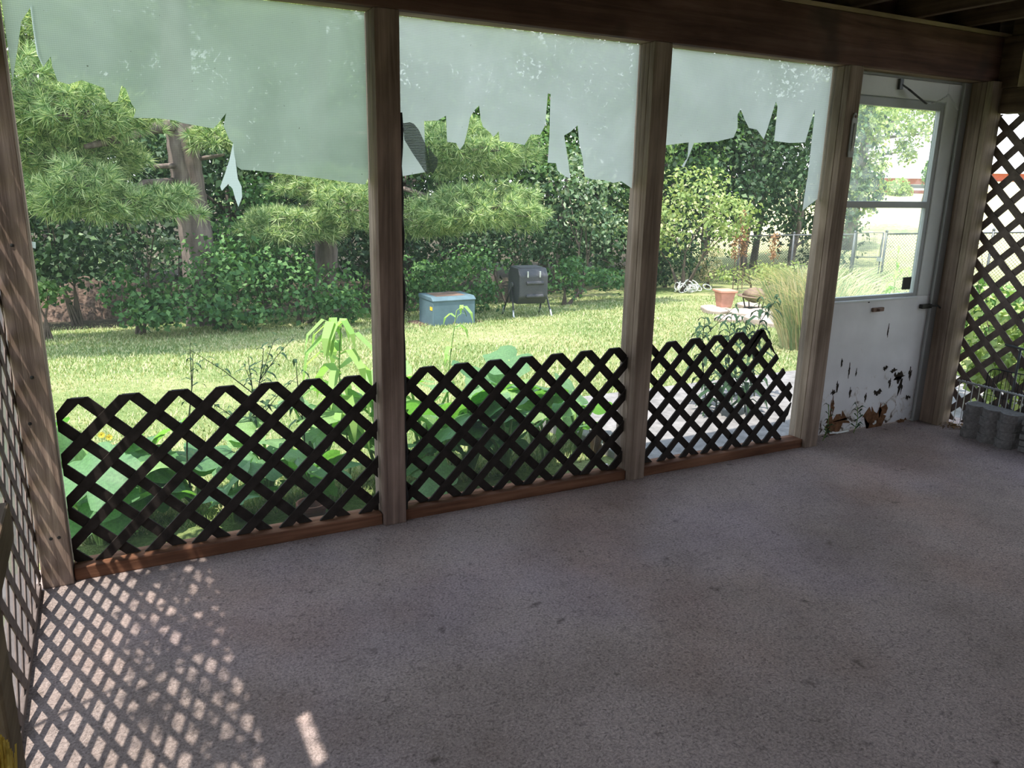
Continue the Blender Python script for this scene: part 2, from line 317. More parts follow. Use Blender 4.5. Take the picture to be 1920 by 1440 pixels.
def door_panel_mat():
    m, nt, out = new_mat('peeling_door_paint'); b = principled(nt, out, 0.55, 0.3)
    mp = mapping(nt, (1, 1, 1)); tc = N(nt, 'ShaderNodeTexCoord')
    n1 = N(nt, 'ShaderNodeTexNoise', Detail=6.0, Roughness=0.65, Distortion=1.5); n1.inputs['Scale'].default_value = 11; nt.links.new(mp.outputs[0], n1.inputs[0])
    n2 = N(nt, 'ShaderNodeTexNoise', Detail=3.0); n2.inputs['Scale'].default_value = 4; nt.links.new(mp.outputs[0], n2.inputs[0])
    sx = N(nt, 'ShaderNodeSeparateXYZ'); nt.links.new(tc.outputs['Object'], sx.inputs[0])
    mr = N(nt, 'ShaderNodeMapRange'); mr.inputs[1].default_value = 0.05; mr.inputs[2].default_value = 0.48; mr.inputs[3].default_value = 0.085; mr.inputs[4].default_value = -0.10
    nt.links.new(sx.outputs[2], mr.inputs[0])
    ad = N(nt, 'ShaderNodeMath', operation='ADD'); nt.links.new(n1.outputs[0], ad.inputs[0]); nt.links.new(mr.outputs[0], ad.inputs[1])
    k = ramp(nt, ad.outputs[0], [(0.68, (0, 0, 0)), (0.705, (1, 1, 1))])
    base = ramp(nt, n2.outputs[0], [(0.3, (0.66, 0.645, 0.65)), (0.7, (0.80, 0.785, 0.79))])
    rim = ramp(nt, ad.outputs[0], [(0.58, (1, 1, 1)), (0.68, (0.72, 0.66, 0.6))])
    c0 = mixc(nt, 1.0, base.outputs[0], rim.outputs[0], 'MULTIPLY')
    c = mixc(nt, k.outputs[0], c0, (0.075, 0.05, 0.035)); nt.links.new(c, b.inputs['Base Color'])
    bump(nt, b, k.outputs[0], -0.4, 0.004) if False else None
    return m
MAT['door_panel'] = door_panel_mat()

# ------------------------------------------------------------------ object helpers
def tag(o, label=None, cat=None, group=None, kind=None):
    if label: o['label'] = label
    if cat: o['category'] = cat
    if group: o['group'] = group
    if kind: o['kind'] = kind
    return o
def empty(name, loc, label, cat, group=None, rz=0.0, kind=None):
    o = bpy.data.objects.new(name, None); COL.objects.link(o)
    o.location = loc; o.rotation_euler = (0, 0, rz); o.empty_display_size = 0.05
    return tag(o, label, cat, group, kind)

class MB:
    def __init__(self): self.v = []; self.f = []; self.smooth = False
    def add(self, vs, fs):
        n = len(self.v); self.v.extend([tuple(map(float, p)) for p in vs]); self.f.extend([tuple(i+n for i in f) for f in fs]); return self
    def box(self, lo, hi):
        (a, b, c), (d, e, g) = lo, hi
        return self.add([(a,b,c),(d,b,c),(d,e,c),(a,e,c),(a,b,g),(d,b,g),(d,e,g),(a,e,g)],
                        [(0,3,2,1),(4,5,6,7),(0,1,5,4),(1,2,6,5),(2,3,7,6),(3,0,4,7)])
    def prism(self, poly, axis, lo, hi):
        # poly: 2-D points; axis: the extrusion axis index
        n = len(poly); ar = sum(poly[i][0]*poly[(i+1) % n][1]-poly[(i+1) % n][0]*poly[i][1] for i in range(n))
        if ar < 0: poly = poly[::-1]
        def P(p, h):
            if axis == 0: return (h, p[0], p[1])
            if axis == 1: return (p[0], h, p[1])
            return (p[0], p[1], h)
        vs = [P(p, lo) for p in poly]+[P(p, hi) for p in poly]
        fs = [tuple(range(n))[::-1], tuple(range(n, 2*n))]+[(i, (i+1) % n, (i+1) % n+n, i+n) for i in range(n)]
        if axis == 1: fs = [f[::-1] for f in fs]
        return self.add(vs, fs)
    def tube(self, pts, r, n=6, closed=False):
        pts = [np.array(p, float) for p in pts]; k = len(pts)
        rs = [r]*k if np.isscalar(r) else list(r)
        vs = []; prev = None
        for i in range(k):
            a = pts[max(i-1, 0)] if not closed else pts[(i-1) % k]; b = pts[min(i+1, k-1)] if not closed else pts[(i+1) % k]
            t = b-a; t = t/(np.linalg.norm(t)+1e-9)
            if prev is None:
                u = np.cross(t, (0, 0, 1.0)) if abs(t[2]) < 0.9 else np.cross(t, (1.0, 0, 0))
            else: u = prev-t*np.dot(prev, t)
            u = u/(np.linalg.norm(u)+1e-9); prev = u; w = np.cross(t, u)
            for j in range(n):
                a2 = 2*PI*j/n; vs.append(pts[i]+(u*math.cos(a2)+w*math.sin(a2))*rs[i])
        fs = []
        m = k if closed else k-1
        for i in range(m):
            for j in range(n):
                i2 = (i+1) % k
                fs.append((i*n+j, i*n+(j+1) % n, i2*n+(j+1) % n, i2*n+j))
        if not closed: fs += [tuple(range(n))[::-1], tuple(range((k-1)*n, k*n))]
        return self.add(vs, fs)
    def lathe(self, prof, n=20, c=(0, 0, 0)):
        k = len(prof); vs = []
        for r, z in prof:
            for j in range(n):
                a = 2*PI*j/n; vs.append((c[0]+r*math.cos(a), c[1]+r*math.sin(a), c[2]+z))
        fs = [(i*n+j, i*n+(j+1) % n, (i+1)*n+(j+1) % n, (i+1)*n+j) for i in range(k-1) for j in range(n)]
        fs += [tuple(range(n))[::-1], tuple(range((k-1)*n, k*n))]
        return self.add(vs, fs)
    def build(self, name, mat, parent=None, bevel=0.0, smooth=False, loc=None):
        me = bpy.data.meshes.new(name); me.from_pydata(self.v, [], self.f); me.update()
        if bevel:
            bm = bmesh.new(); bm.from_mesh(me)
            bmesh.ops.remove_doubles(bm, verts=bm.verts, dist=1e-6)
            ed = [e for e in bm.edges if len(e.link_faces) == 2 and e.calc_face_angle(0) > 0.5]
            bmesh.ops.bevel(bm, geom=ed, offset=bevel, segments=2, profile=0.5, affect='EDGES')
            bm.to_mesh(me); bm.free()
        if smooth:
            me.polygons.foreach_set('use_smooth', [True]*len(me.polygons))
        me.materials.append(MAT[mat] if isinstance(mat, str) else mat)
        o = bpy.data.objects.new(name, me); COL.objects.link(o)
        if parent: o.parent = parent
        if loc is not None: o.location = loc
        return o
    def shift(self, d):
        self.v = [(p[0]+d[0], p[1]+d[1], p[2]+d[2]) for p in self.v]; return self

def np_mesh(name, V, nper, mat, parent=None, loc=None):
    # V: (k*nper, 3); every nper verts form one face
    V = np.asarray(V, np.float32); k = len(V)//nper
    me = bpy.data.meshes.new(name)
    me.vertices.add(k*nper); me.vertices.foreach_set('co', V.ravel())
    me.loops.add(k*nper); me.loops.foreach_set('vertex_index', np.arange(k*nper, dtype=np.int32))
    me.polygons.add(k); me.polygons.foreach_set('loop_start', np.arange(0, k*nper, nper, dtype=np.int32))
    me.update(calc_edges=True); me.validate()
    me.materials.append(MAT[mat])
    o = bpy.data.objects.new(name, me); COL.objects.link(o)
    if parent: o.parent = parent
    if loc is not None: o.location = loc
    return o
def unit(a): return a/(np.linalg.norm(a, axis=-1, keepdims=True)+1e-9)

def leaf_quads(P, Nrm, L, W, rand=0.6, droop=0.3):
    n = len(P)
    nr = unit(Nrm+rand*rng.normal(size=(n, 3)))
    t = rng.normal(size=(n, 3)); t[:, 2] -= droop*2; t = unit(t-nr*(t*nr).sum(1, keepdims=True))
    s = np.cross(nr, t)
    l = (L*(0.65+0.7*rng.random(n)))[:, None]; w = (W*(0.65+0.7*rng.random(n)))[:, None]
    fold = nr*w*0.25
    a = P-t*l*0.5; b = P+s*w*0.5+fold-t*l*0.05; c = P+t*l*0.5-nr*l*0.08; d = P-s*w*0.5+fold-t*l*0.05
    return np.stack([a, b, c, d], 1).reshape(-1, 3)
def crown_points(c, R, n, lumps=26, lump_r=0.42, inner=0.25):
    c = np.array(c, float); R = np.array(R, float)
    d = unit(rng.normal(size=(lumps, 3))); rr = 0.45+0.45*rng.random((lumps, 1))
    lc = d*rr; lr = lump_r*(0.6+0.7*rng.random(lumps))
    k = rng.integers(0, lumps, n)
    q = unit(rng.normal(size=(n, 3))); q[:, 2] = np.abs(q[:, 2])*np.where(rng.random(n) < 0.75, 1, -1); q = unit(q)
    sh = (1-inner*rng.random((n, 1)))
    p = lc[k]+q*lr[k][:, None]*sh
    nrm = unit(q*np.array([1, 1, 1.0])+0.35*unit(lc[k])+np.array([0, 0, 0.35]))
    return c+p*R, nrm
def foliage_local(blobs, leaf, wid, dens, base, rand=0.6):
    out = []
    for (c, R) in blobs:
        n = int(dens*(R[0]*R[2]*2+R[0]*R[1])*2.2/(leaf*wid)); n = max(300, min(n, 26000))
        P, nr = crown_points(np.array(c)-np.array(base), R, n)
        out.append(leaf_quads(P, nr, leaf, wid, rand))
    return np.concatenate(out)
def px_blob(px, py, D, rx, rz, ry=None):
    c = far(px, py, D); s = D/F_PX*1.02
    return (c, (rx*s, (ry if ry else rx*0.8)*s, rz*s))

def shrub(name, label, cat, mat, blobs, leaf=0.10, wid=0.06, dens=1.3, group=None, trunk=True, part='foliage'):
    c0 = blobs[0][0]; x = c0[0]; y = c0[1]; base = np.array([x, y, ground_z(x, y)])
    root = empty(name, base, label, cat, group)
    np_mesh(part, foliage_local(blobs, leaf, wid, dens, base), 4, mat, root)
    m = MB()
    for (c, R) in blobs:
        e = np.array(c)-base
        for k in range(3):
            a = random.uniform(0, 2*PI); tip = e+np.array([R[0]*0.6*math.cos(a), R[1]*0.6*math.sin(a), R[2]*random.uniform(-0.1, 0.6)])
            m0 = np.array([e[0]*0.4, e[1]*0.4, max(0.1, e[2]*0.5)])
            m.tube([(0.06*k-0.06, 0, -0.1), m0, tip], [0.02+0.006*R[0], 0.015, 0.006], 5)
    m.build('stems', 'twig', root)
    return root

def tree(name, label, mat, base, trunk_r, height, blobs, leaf, wid, dens, group=None):
    base = np.array(base, float); root = empty(name, base, label, 'tree', group)
    m = MB(); pts = [(0, 0, -0.3)]; rs = [trunk_r*1.25]
    for i in range(1, 8):
        t = i/7; pts.append((0.15*math.sin(3*t+base[0]), 0.1*math.sin(2*t+base[1]), height*t)); rs.append(trunk_r*(1-0.65*t))
    m.tube(pts, rs, 9)
    for (c, R) in blobs[:6]:
        e = np.array(c)-base; z0 = max(0.8, min(height*0.9, e[2]-R[2]*0.6))
        m.tube([(0, 0, z0), (e*np.array([0.5, 0.5, 0])+np.array([0, 0, (z0+e[2])/2])), e], [trunk_r*0.4, trunk_r*0.25, 0.02], 5)
    m.build('trunk', 'bark', root, smooth=True)
    np_mesh('foliage', foliage_local(blobs, leaf, wid, dens, base), 4, mat, root)
    return root

# ------------------------------------------------------------------ setting: floor, ceiling, ground
XL, X1, X2, X3, X4, PW, PD, H = -0.518, 0.757, 2.030, 3.262, 4.395, 0.098, 0.132, 2.06
POST4W = 0.115
m = MB(); m.box((-0.62, -4.7, -0.16), (4.70, 0.172, 0.0)); o = m.build('floor', 'carpet'); tag(o, kind='structure')
m = MB()
for i in range(37):
    x0 = -0.56+i*0.145
    m.box((x0, -4.75, 2.505), (x0+0.139, 0.185, 2.535))
o = m.build('ceiling', 'deck'); tag(o, kind='structure')
m = MB(); m.box((-0.8, -4.95, 0.0), (4.9, -4.7, 2.6)); o = m.build('wall_rear', 'deck'); tag(o, kind='structure')

# ground
def build_ground():
    xs = np.concatenate([np.linspace(-40, -6, 18), np.linspace(-5, 20, 60), np.linspace(21, 110, 46)])
    ys = np.concatenate([np.linspace(-30, 0.0, 12), np.linspace(0.172, 22, 60), np.linspace(23, 110, 40)])
    v = []; f = []
    for y in ys:
        for x in xs:
            z = ground_z(x, y)
            if y < 0.17 or (y < 0.6 and False): z = -0.18
            v.append((x, y, z + (0.03*mnoise.noise((x*0.35, y*0.35, 0)) if y > 1.5 else 0)))
    w = len(xs)
    for j in range(len(ys)-1):
        for i in range(w-1):
            f.append((j*w+i, j*w+i+1, (j+1)*w+i+1, (j+1)*w+i))
    mb = MB(); mb.v = v; mb.f = f
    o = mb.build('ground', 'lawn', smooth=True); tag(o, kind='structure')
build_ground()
m = MB(); m.box((-0.8, 0.174, -0.26), (2.35, 0.36, -0.085)); m.box((2.356, 0.174, -0.26), (6.2, 1.72, -0.085))
o = m.build('path', 'concrete', bevel=0.008); tag(o, kind='structure')

# ------------------------------------------------------------------ posts, beams, joists
def post(name, x, w, d, top, label, mat='post', y0=0.0, side_mat=None, x_off=0.0, crack=True, nails=()):
    r = empty(name, (x, y0, 0), label, 'post')
    m = MB()
    if crack:      # two boards nailed face to face with a thin dark joint
        k = d*0.30
        m.box((0, 0, 0), (w, k-0.0015, top)); o = m.build('front_board', mat, r, bevel=0.004)
        m = MB(); m.box((0.0015, k+0.0015, 0), (w, d, top)); m.build('back_board', side_mat or mat, r, bevel=0.004)
    else:
        m.box((0, 0, 0), (w, d, top)); m.build('board', mat, r, bevel=0.004)
    for (nx, nz) in nails:
        n = MB(); n.lathe([(0.001, 0), (0.006, 0.0), (0.006, 0.002), (0.001, 0.003)], 10)
        n.v = [(p[0]+nx, -p[2], p[1]+nz) for p in n.v]; n.f = [f[::-1] for f in n.f]
        n.build('nail', 'dark_metal', r)
    return r
post('corner_post', XL, PW, PD, H, 'weathered corner post at the left end, striped with lattice sunlight', 'post_corner', nails=[(0.045, 0.19), (0.07, 0.19), (0.03, 0.62), (0.055, 0.78), (0.05, 1.22), (0.04, 1.6)])
post('porch_post', X1, PW, PD, H, 'dark timber post with the torn dark screen flap hanging beside it', 'post_dark', side_mat='post')
post('porch_post', X2, PW, PD, H, 'timber post standing between the middle and right lattice panels', 'post', side_mat='post')
post('porch_post', X3, PW, PD, H, 'timber post carrying the thermometer at the left jamb of the door', 'post', side_mat='post_pale')
post('porch_post', X4, POST4W, PD, H, 'timber post at the right of the white door, beside the wire fence', 'post_pale', y0=-0.03, side_mat='post')

o = empty('header_beam', (-0.62, 0.0, H), None, None)
m = MB(); m.box((0, 0.0, 0.0), (5.24, 0.040, 0.240)); m.build('front_ply', 'beam', o, bevel=0.004)
m = MB(); m.box((0, 0.0415, 0.001), (5.24, 0.125, 0.240)); q = m.build('rear_ply', 'ledger', o, bevel=0.003); q['label'] = 'paler unstained rear ply'
tag(o, 'dark stained header beam running across the tops of the back posts', 'beam')
m = MB(); m.box((-0.62, 0.006, 2.302), (4.62, 0.10, 2.325)); o = m.build('ledger_strip', 'ledger', bevel=0.003)
tag(o, 'thin pale timber strip lying along the top edge of the header beam', 'timber strip')
jx = [-0.42, 0.04, 0.50, 0.955, 1.41, 1.865, 2.32, 2.775, 3.225, 3.70, 4.13]
for i, x in enumerate(jx):
    m = MB(); m.box((x, -4.68, 2.326), (x+0.042, 0.130, 2.503))
    o = m.build('ceiling_joist', 'beam_y', bevel=0.003)
    pl = {8: 'dark ceiling joist farthest left of the three seen above the door side', 9: 'middle one of the three dark ceiling joists seen at upper right', 10: 'dark ceiling joist nearest the right lattice wall'}
    tag(o, pl.get(i, 'dark ceiling joist above the left part of the porch'), 'joist', 'ceiling joists')
m = MB(); m.box((-0.62, 0.132, 2.302), (4.62, 0.172, 2.503)); o = m.build('rim_joist', 'beam', bevel=0.003)
tag(o, 'rim joist closing the joist ends above the header beam', 'joist')
m = MB(); m.box((-0.555, -4.68, 2.302), (-0.522, -0.004, 2.503)); o = m.build('rim_joist', 'beam_y', bevel=0.003)
tag(o, 'rim joist along the top of the left lattice wall', 'joist')
m = MB(); m.box((4.53, -4.68, 2.245), (4.62, -0.004, 2.503)); o = m.build('rim_joist', 'beam_y', bevel=0.003)
tag(o, 'rim joist along the top of the right lattice wall', 'joist')

# left wall: header with a narrow slit, bottom rail, lattice, screen
r = empty('side_header', (-0.58, -2.0, 1.78), 'timber header above the left lattice wall', 'beam')
m = MB(); m.box((0.03, -2.6, 0.0), (0.061, 1.998, 0.235)); m.build('header_board', 'beam_y', r, bevel=0.003)
m = MB(); m.box((0.03, -2.6, 0.237), (0.061, 0.33, 0.42)); m.box((0.03, 0.55, 0.237), (0.061, 1.998, 0.42)); m.build('packing_strip', 'beam_y', r)
m = MB(); m.box((0.03, -2.6, 0.422), (0.061, 1.998, 0.519)); m.build('top_plate', 'beam_y', r)
m = MB(); m.box((-0.545, -4.5, 0.0), (-0.522, -0.002, 0.029)); o = m.build('bottom_rail', 'lattice_brown', bevel=0.003)
tag(o, 'dark timber rail along the foot of the left lattice wall', 'rail')

# ------------------------------------------------------------------ lattice
def clip_poly(poly, clip):
    def inside(p, a, b): return (b[0]-a[0])*(p[1]-a[1])-(b[1]-a[1])*(p[0]-a[0]) >= -1e-9
    def inter(p, q, a, b):
        d1 = (b[0]-a[0], b[1]-a[1]); d2 = (q[0]-p[0], q[1]-p[1]); den = d1[0]*d2[1]-d1[1]*d2[0]
        t = (d1[1]*(p[0]-a[0])-d1[0]*(p[1]-a[1]))/den
        return (p[0]+d2[0]*t, p[1]+d2[1]*t)
    out = poly
    for i in range(len(clip)):
        a, b = clip[i], clip[(i+1) % len(clip)]; src = out; out = []
        for j in range(len(src)):
            p, q = src[j-1], src[j]
            if inside(q, a, b):
                if not inside(p, a, b): out.append(inter(p, q, a, b))
                out.append(q)
            elif inside(p, a, b): out.append(inter(p, q, a, b))
        if not out: return []
    return out
def lattice(name, poly, cross, p, slat, axis, h0, thick, mat, label, rot=0.0, extra=()):
    # poly counter-clockwise in the wall's (u, z) plane; cross: one crossing centre; p: pitch of crossings along u
    m = MB(); us = [q[0] for q in poly]; zs = [q[1] for q in poly]
    L = 2*(max(us)-min(us)+max(zs)-min(zs)); nrm_pitch = p/math.sqrt(2)
    for layer, ang in ((0, PI/4+rot), (1, -PI/4+rot)):
        d = (math.cos(ang), math.sin(ang)); n = (-d[1], d[0])
        for k in range(-80, 81):
            if layer == 0 and False: continue
            c = (cross[0]+n[0]*nrm_pitch*k, cross[1]+n[1]*nrm_pitch*k)
            w = slat*0.5*(1+0.05*math.sin(k*12.9))
            q = [(c[0]-d[0]*L-n[0]*w, c[1]-d[1]*L-n[1]*w), (c[0]+d[0]*L-n[0]*w, c[1]+d[1]*L-n[1]*w),
                 (c[0]+d[0]*L+n[0]*w, c[1]+d[1]*L+n[1]*w), (c[0]-d[0]*L+n[0]*w, c[1]-d[1]*L+n[1]*w)]
            q = clip_poly(q, poly)
            if len(q) > 2:
                q2 = [q[0]]
                for a in q[1:]:
                    if math.hypot(a[0]-q2[-1][0], a[1]-q2[-1][1]) > 1e-4: q2.append(a)
                if len(q2) > 2: m.prism(q2, axis, h0+layer*thick*1.02, h0+layer*thick*1.02+thick)
    for q in extra: m.prism(list(q), axis, h0, h0+thick)
    o = m.build(name, mat)
    return tag(o, label, 'lattice')
SL = 0.039; TH = 0.009; YL = 0.058
za = 0.6729
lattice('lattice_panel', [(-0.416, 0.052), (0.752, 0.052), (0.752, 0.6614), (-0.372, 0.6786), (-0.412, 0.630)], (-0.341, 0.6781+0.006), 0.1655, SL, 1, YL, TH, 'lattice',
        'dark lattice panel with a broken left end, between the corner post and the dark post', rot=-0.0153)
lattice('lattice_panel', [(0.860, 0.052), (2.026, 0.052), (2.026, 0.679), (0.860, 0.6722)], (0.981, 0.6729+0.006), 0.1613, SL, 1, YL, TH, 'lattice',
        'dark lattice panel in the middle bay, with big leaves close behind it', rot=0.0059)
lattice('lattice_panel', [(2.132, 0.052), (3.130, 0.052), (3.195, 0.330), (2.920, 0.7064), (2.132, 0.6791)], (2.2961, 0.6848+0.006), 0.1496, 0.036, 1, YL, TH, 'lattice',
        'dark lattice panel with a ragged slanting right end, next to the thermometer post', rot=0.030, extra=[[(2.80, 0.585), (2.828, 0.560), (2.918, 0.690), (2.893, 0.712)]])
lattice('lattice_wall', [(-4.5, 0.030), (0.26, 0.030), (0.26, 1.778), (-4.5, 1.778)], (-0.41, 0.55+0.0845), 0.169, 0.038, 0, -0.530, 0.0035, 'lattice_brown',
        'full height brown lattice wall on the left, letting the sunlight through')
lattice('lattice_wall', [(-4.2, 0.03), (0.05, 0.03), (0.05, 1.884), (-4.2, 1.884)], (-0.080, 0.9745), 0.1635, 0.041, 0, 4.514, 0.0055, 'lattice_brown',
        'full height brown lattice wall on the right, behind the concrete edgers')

# bottom rails under the three back lattices
for (x0, x1, y0, y1, lab) in ((-0.417, 0.754, 0.028, 0.050, 'left'), (0.858, 2.027, 0.028, 0.050, 'mid'), (2.131, 3.259, 0.028, 0.050, 'right')):
    m = MB(); m.box((x0, 0.020, 0.0), (x1, 0.115, 0.050))
    o = m.build('bottom_rail', 'rail', bevel=0.004)
    tag(o, {'left': 'red-brown rail under the left lattice, dappled by sunlight near the corner post', 'mid': 'red-brown rail under the middle lattice panel',
            'right': 'red-brown rail under the right lattice with the ragged end'}[lab], 'rail', 'rails under the back lattices')

# right wall header, upper trim
m = MB(); m.box((4.47, -4.5, 1.886), (4.56, -0.036, 2.022)); o = m.build('side_header', 'beam_y', bevel=0.004)
tag(o, 'horizontal timber above the right lattice wall, under the bright gap', 'beam')
m = MB(); m.box((4.47, -0.119, 2.024), (4.62, -0.002, 2.30)); o = m.build('corner_block', 'beam_y', bevel=0.003)
tag(o, 'dark corner block between the header beam and the bright gap at upper right', 'timber block')
m = MB(); m.box((4.63, -4.68, 2.20), (4.68, 0.172, 2.503)); o = m.build('fascia_board', 'beam_y'); tag(o, 'fascia board outside the joist ends on the right side', 'board')
m = MB(); m.box((4.47, -0.19, 2.024), (4.50, -0.12, 2.325)); o = m.build('trim_board', 'ledger', bevel=0.002)
tag(o, 'short upright trim board beside the bright gap at upper right', 'trim board')

# ------------------------------------------------------------------ screens and plastic sheets
def screen(x0, x1, label, z0=0.052):
    n = 14; v = []; f = []
    for j in range(n+1):
        for i in range(n+1):
            u = i/n; w = j/n
            v.append((x0+(x1-x0)*u, 0.088+0.004*math.sin(PI*u)*math.sin(PI*w)*math.sin(5*u+3*w), z0+(H-z0)*w))
    for j in range(n):
        for i in range(n):
            f.append((j*(n+1)+i, j*(n+1)+i+1, (j+1)*(n+1)+i+1, (j+1)*(n+1)+i))
    m = MB(); m.v = v; m.f = f; o = m.build('insect_screen', 'screen', smooth=True)
    return tag(o, label, 'screen', 'insect screens of the back wall')
screen(-0.418, 0.756, 'fine insect screen filling the bay beside the corner post')
screen(0.857, 2.029, 'fine insect screen filling the middle bay')
screen(2.130, 3.260, 'fine insect screen filling the bay beside the door')
m = MB(); m.add([(-0.536, -4.5, 0.030), (-0.536, 0.26, 0.030), (-0.536, 0.26, 1.778), (-0.536, -4.5, 1.778)], [(0, 1, 2, 3)])
o = m.build('insect_screen', 'screen_side'); tag(o, 'grey insect screen stretched outside the left lattice wall', 'screen')

def sheet(pts, y, label, name='plastic_sheet', mat='sheet', step=0.045, amp=0.010, cat='plastic sheet', parent=None, group=None):
    W = [on_y(px, py, y) for px, py in pts]
    P2 = [(float(p[0]), float(p[2])) for p in W]; nb_ = len(P2)
    dense = []
    for i in range(nb_):
        a, b = P2[i], P2[(i+1) % nb_]; k = max(1, int(math.hypot(b[0]-a[0], b[1]-a[1])/step))
        dense += [(a[0]+(b[0]-a[0])*t/k, a[1]+(b[1]-a[1])*t/k) for t in range(k)]
    def inside(x, z):
        c = False; q = P2[-1]
        for p in P2:
            if (p[1] > z) != (q[1] > z) and x < (q[0]-p[0])*(z-p[1])/(q[1]-p[1])+p[0]: c = not c
            q = p
        return c
    xs = [p[0] for p in P2]; zs = [p[1] for p in P2]; grid = []
    for a in np.arange(min(xs)+step/2, max(xs), step):
        for b in np.arange(min(zs)+step/2, max(zs), step):
            if inside(a, b): grid.append((a, b))
    nd = len(dense)
    res = delaunay_2d_cdt([Vector(p) for p in dense+grid], [(i, (i+1) % nd) for i in range(nd)], [], 1, 1e-6)
    zt = max(zs); vv = []
    for q in res[0]:
        d = min(1.0, (zt-q.y)/0.5)
        vv.append((q.x, y+d*(amp*mnoise.noise((q.x*2.3, 1.7, q.y*1.1))+amp*0.6*mnoise.noise((q.x*7+q.y*3, 4.1, q.y*2.5))), q.y))
    me = bpy.data.meshes.new(name); me.from_pydata(vv, [], [tuple(f) for f in res[2]]); me.update(); me.materials.append(MAT[mat])
    me.polygons.foreach_set('use_smooth', [True]*len(me.polygons))
    o = bpy.data.objects.new(name, me); COL.objects.link(o)
    if parent: o.parent = parent; return o
    return tag(o, label, cat, group)
def top_px(x):   # pixel row of the beam's underside
    return on_top.get(x, 0)
YS = 0.112
def px_of(P):
    d = np.array(P)-CAM; z = d@FW
    return (960+F_PX*(d@RT)/z, 720-F_PX*(d@UP)/z)
def bay_top(x0, x1): return [px_of((x1, YS, H-0.002)), px_of((x0, YS, H-0.002))]
def mid(x, z): return px_of((x, YS, z))
b1 = [mid(-0.414, 1.66), (24, 150), (33, 90), (40, 40), (58, 12), (64, 60), (72, 105), (82, 126), (86, 118), (95, 106), (98, 125), (108, 152), (128, 158), (153, 150), (176, 158), (195, 165), (200, 183), (207, 192), (220, 190), (228, 160), (236, 166), (247, 195), (255, 206), (250, 221), (300, 222), (330, 226), (345, 231), (372, 236), (400, 241), (408, 233), (424, 212), (419, 236), (430, 262), (437, 268), (439, 290), (444, 312), (452, 318), (480, 320), (540, 327), (590, 333), (640, 340), (684, 346)]
b1 = [p for p in b1]
b1.append(mid(0.755, 1.50)); 
ps = sheet([p for p in b1 if True][:-1]+[mid(0.755, 1.455)]+bay_top(-0.416, 0.755), YS, 'milky torn plastic sheet in the left bay with a dangling tatter', mat='sheet_tree_tint', group='torn plastic sheets')
tt = sheet([(437, 268), (430, 300), (422, 325), (413, 350), (416, 358), (428, 345), (436, 354), (441, 372), (447, 388), (454, 370), (453, 350), (446, 335), (442, 305)], YS+0.012, None, 'tatter', 'fold', 0.03, 0.006, parent=ps); tt['label'] = 'whiter dangling tatter'
b2 = [mid(0.859, 1.455), (800, 322), (797, 290), (795, 227), (820, 226), (836, 217), (838, 266), (855, 268), (862, 281), (870, 270), (876, 245), (881, 220), (890, 206), (898, 198), (901, 222), (905, 237), (920, 250), (925, 257), (935, 246), (937, 265), (960, 267), (983, 272), (995, 252), (1012, 253), (1022, 235), (1027, 175), (1032, 176), (1030, 250), (1026, 305), (1042, 306), (1045, 320), (1060, 331), (1070, 335), (1064, 292), (1058, 254), (1070, 247), (1083, 235), (1086, 270), (1092, 295), (1096, 330), (1108, 336), (1135, 338), (1150, 343), (1165, 340)]
sheet(b2+[mid(2.027, 1.43)]+bay_top(0.859, 2.027), YS, 'torn plastic sheet with ragged strips in the middle bay', group='torn plastic sheets')
b3 = [mid(2.132, 1.62), (1290, 267), (1287, 296), (1275, 312), (1280, 314), (1292, 288), (1300, 268), (1340, 266), (1375, 258), (1383, 240), (1383, 215), (1389, 205), (1397, 225), (1405, 240), (1420, 243), (1433, 261), (1440, 240), (1455, 190), (1458, 200), (1452, 264), (1480, 268), (1510, 267), (1520, 230), (1528, 205), (1522, 260), (1515, 330), (1505, 395)]
sheet(b3+[mid(3.258, 1.39)]+bay_top(2.132, 3.258), YS, 'torn plastic sheet with two pointed gaps in the bay beside the door', group='torn plastic sheets')
# loose scraps still stuck to the screen / folded strips
for pts, lab in (([(56, 8), (61, 10), (67, 60), (74, 100), (82, 126), (77, 118), (69, 100), (62, 55)], 'slender bright plastic fold at the far left edge'),
                 ([(57, 452), (67, 454), (67, 466), (58, 464)], 'tiny white plastic scrap beside the corner post')):
    sheet(pts, 0.118, lab, 'plastic_scrap', 'fold', 0.03, 0.003, 'plastic scrap')
# folded dark flap beside the dark post
r = empty('screen_flap', on_y(760, 300, 0.03), 'dark folded flap of screen hanging off the dark post', 'screen flap')
off = np.array(r.location)
for nm, pts, y, mt in (('flap', [(756, 231), (768, 229), (776, 232), (785, 243), (800, 275), (804, 300), (808, 322), (800, 328), (790, 312), (772, 285), (758, 262)], 0.012, 'screen_dark'),
                       ('fold', [(802, 274), (812, 287), (821, 298), (820, 312), (812, 324), (806, 322)], 0.020, 'screen_dark')):
    o = sheet(pts, y, None, nm, mt, 0.02, 0.004, parent=r); o.location = -off
m = MB(); pts = []
for i in range(26):
    z = 1.70-i*0.066; pts.append((0.8635+0.003*math.sin(i*1.9), 0.030+0.004*math.sin(i*2.3), z))
m.tube(pts, [0.008+0.003*math.sin(i*1.3) for i in range(26)], 7)
for i in range(60):
    z = random.uniform(0.9, 1.45); a = (0.868, 0.03, z); L = random.uniform(0.01, 0.035)
    m.tube([a, (a[0]+L*0.6, 0.02, z-L*0.2), (a[0]+L*0.8, 0.02, z-L)], 0.0009, 3)
o = m.build('screen_edging', 'black', smooth=True); tag(o, 'frayed black screen edging running down the right edge of the dark post', 'edging')

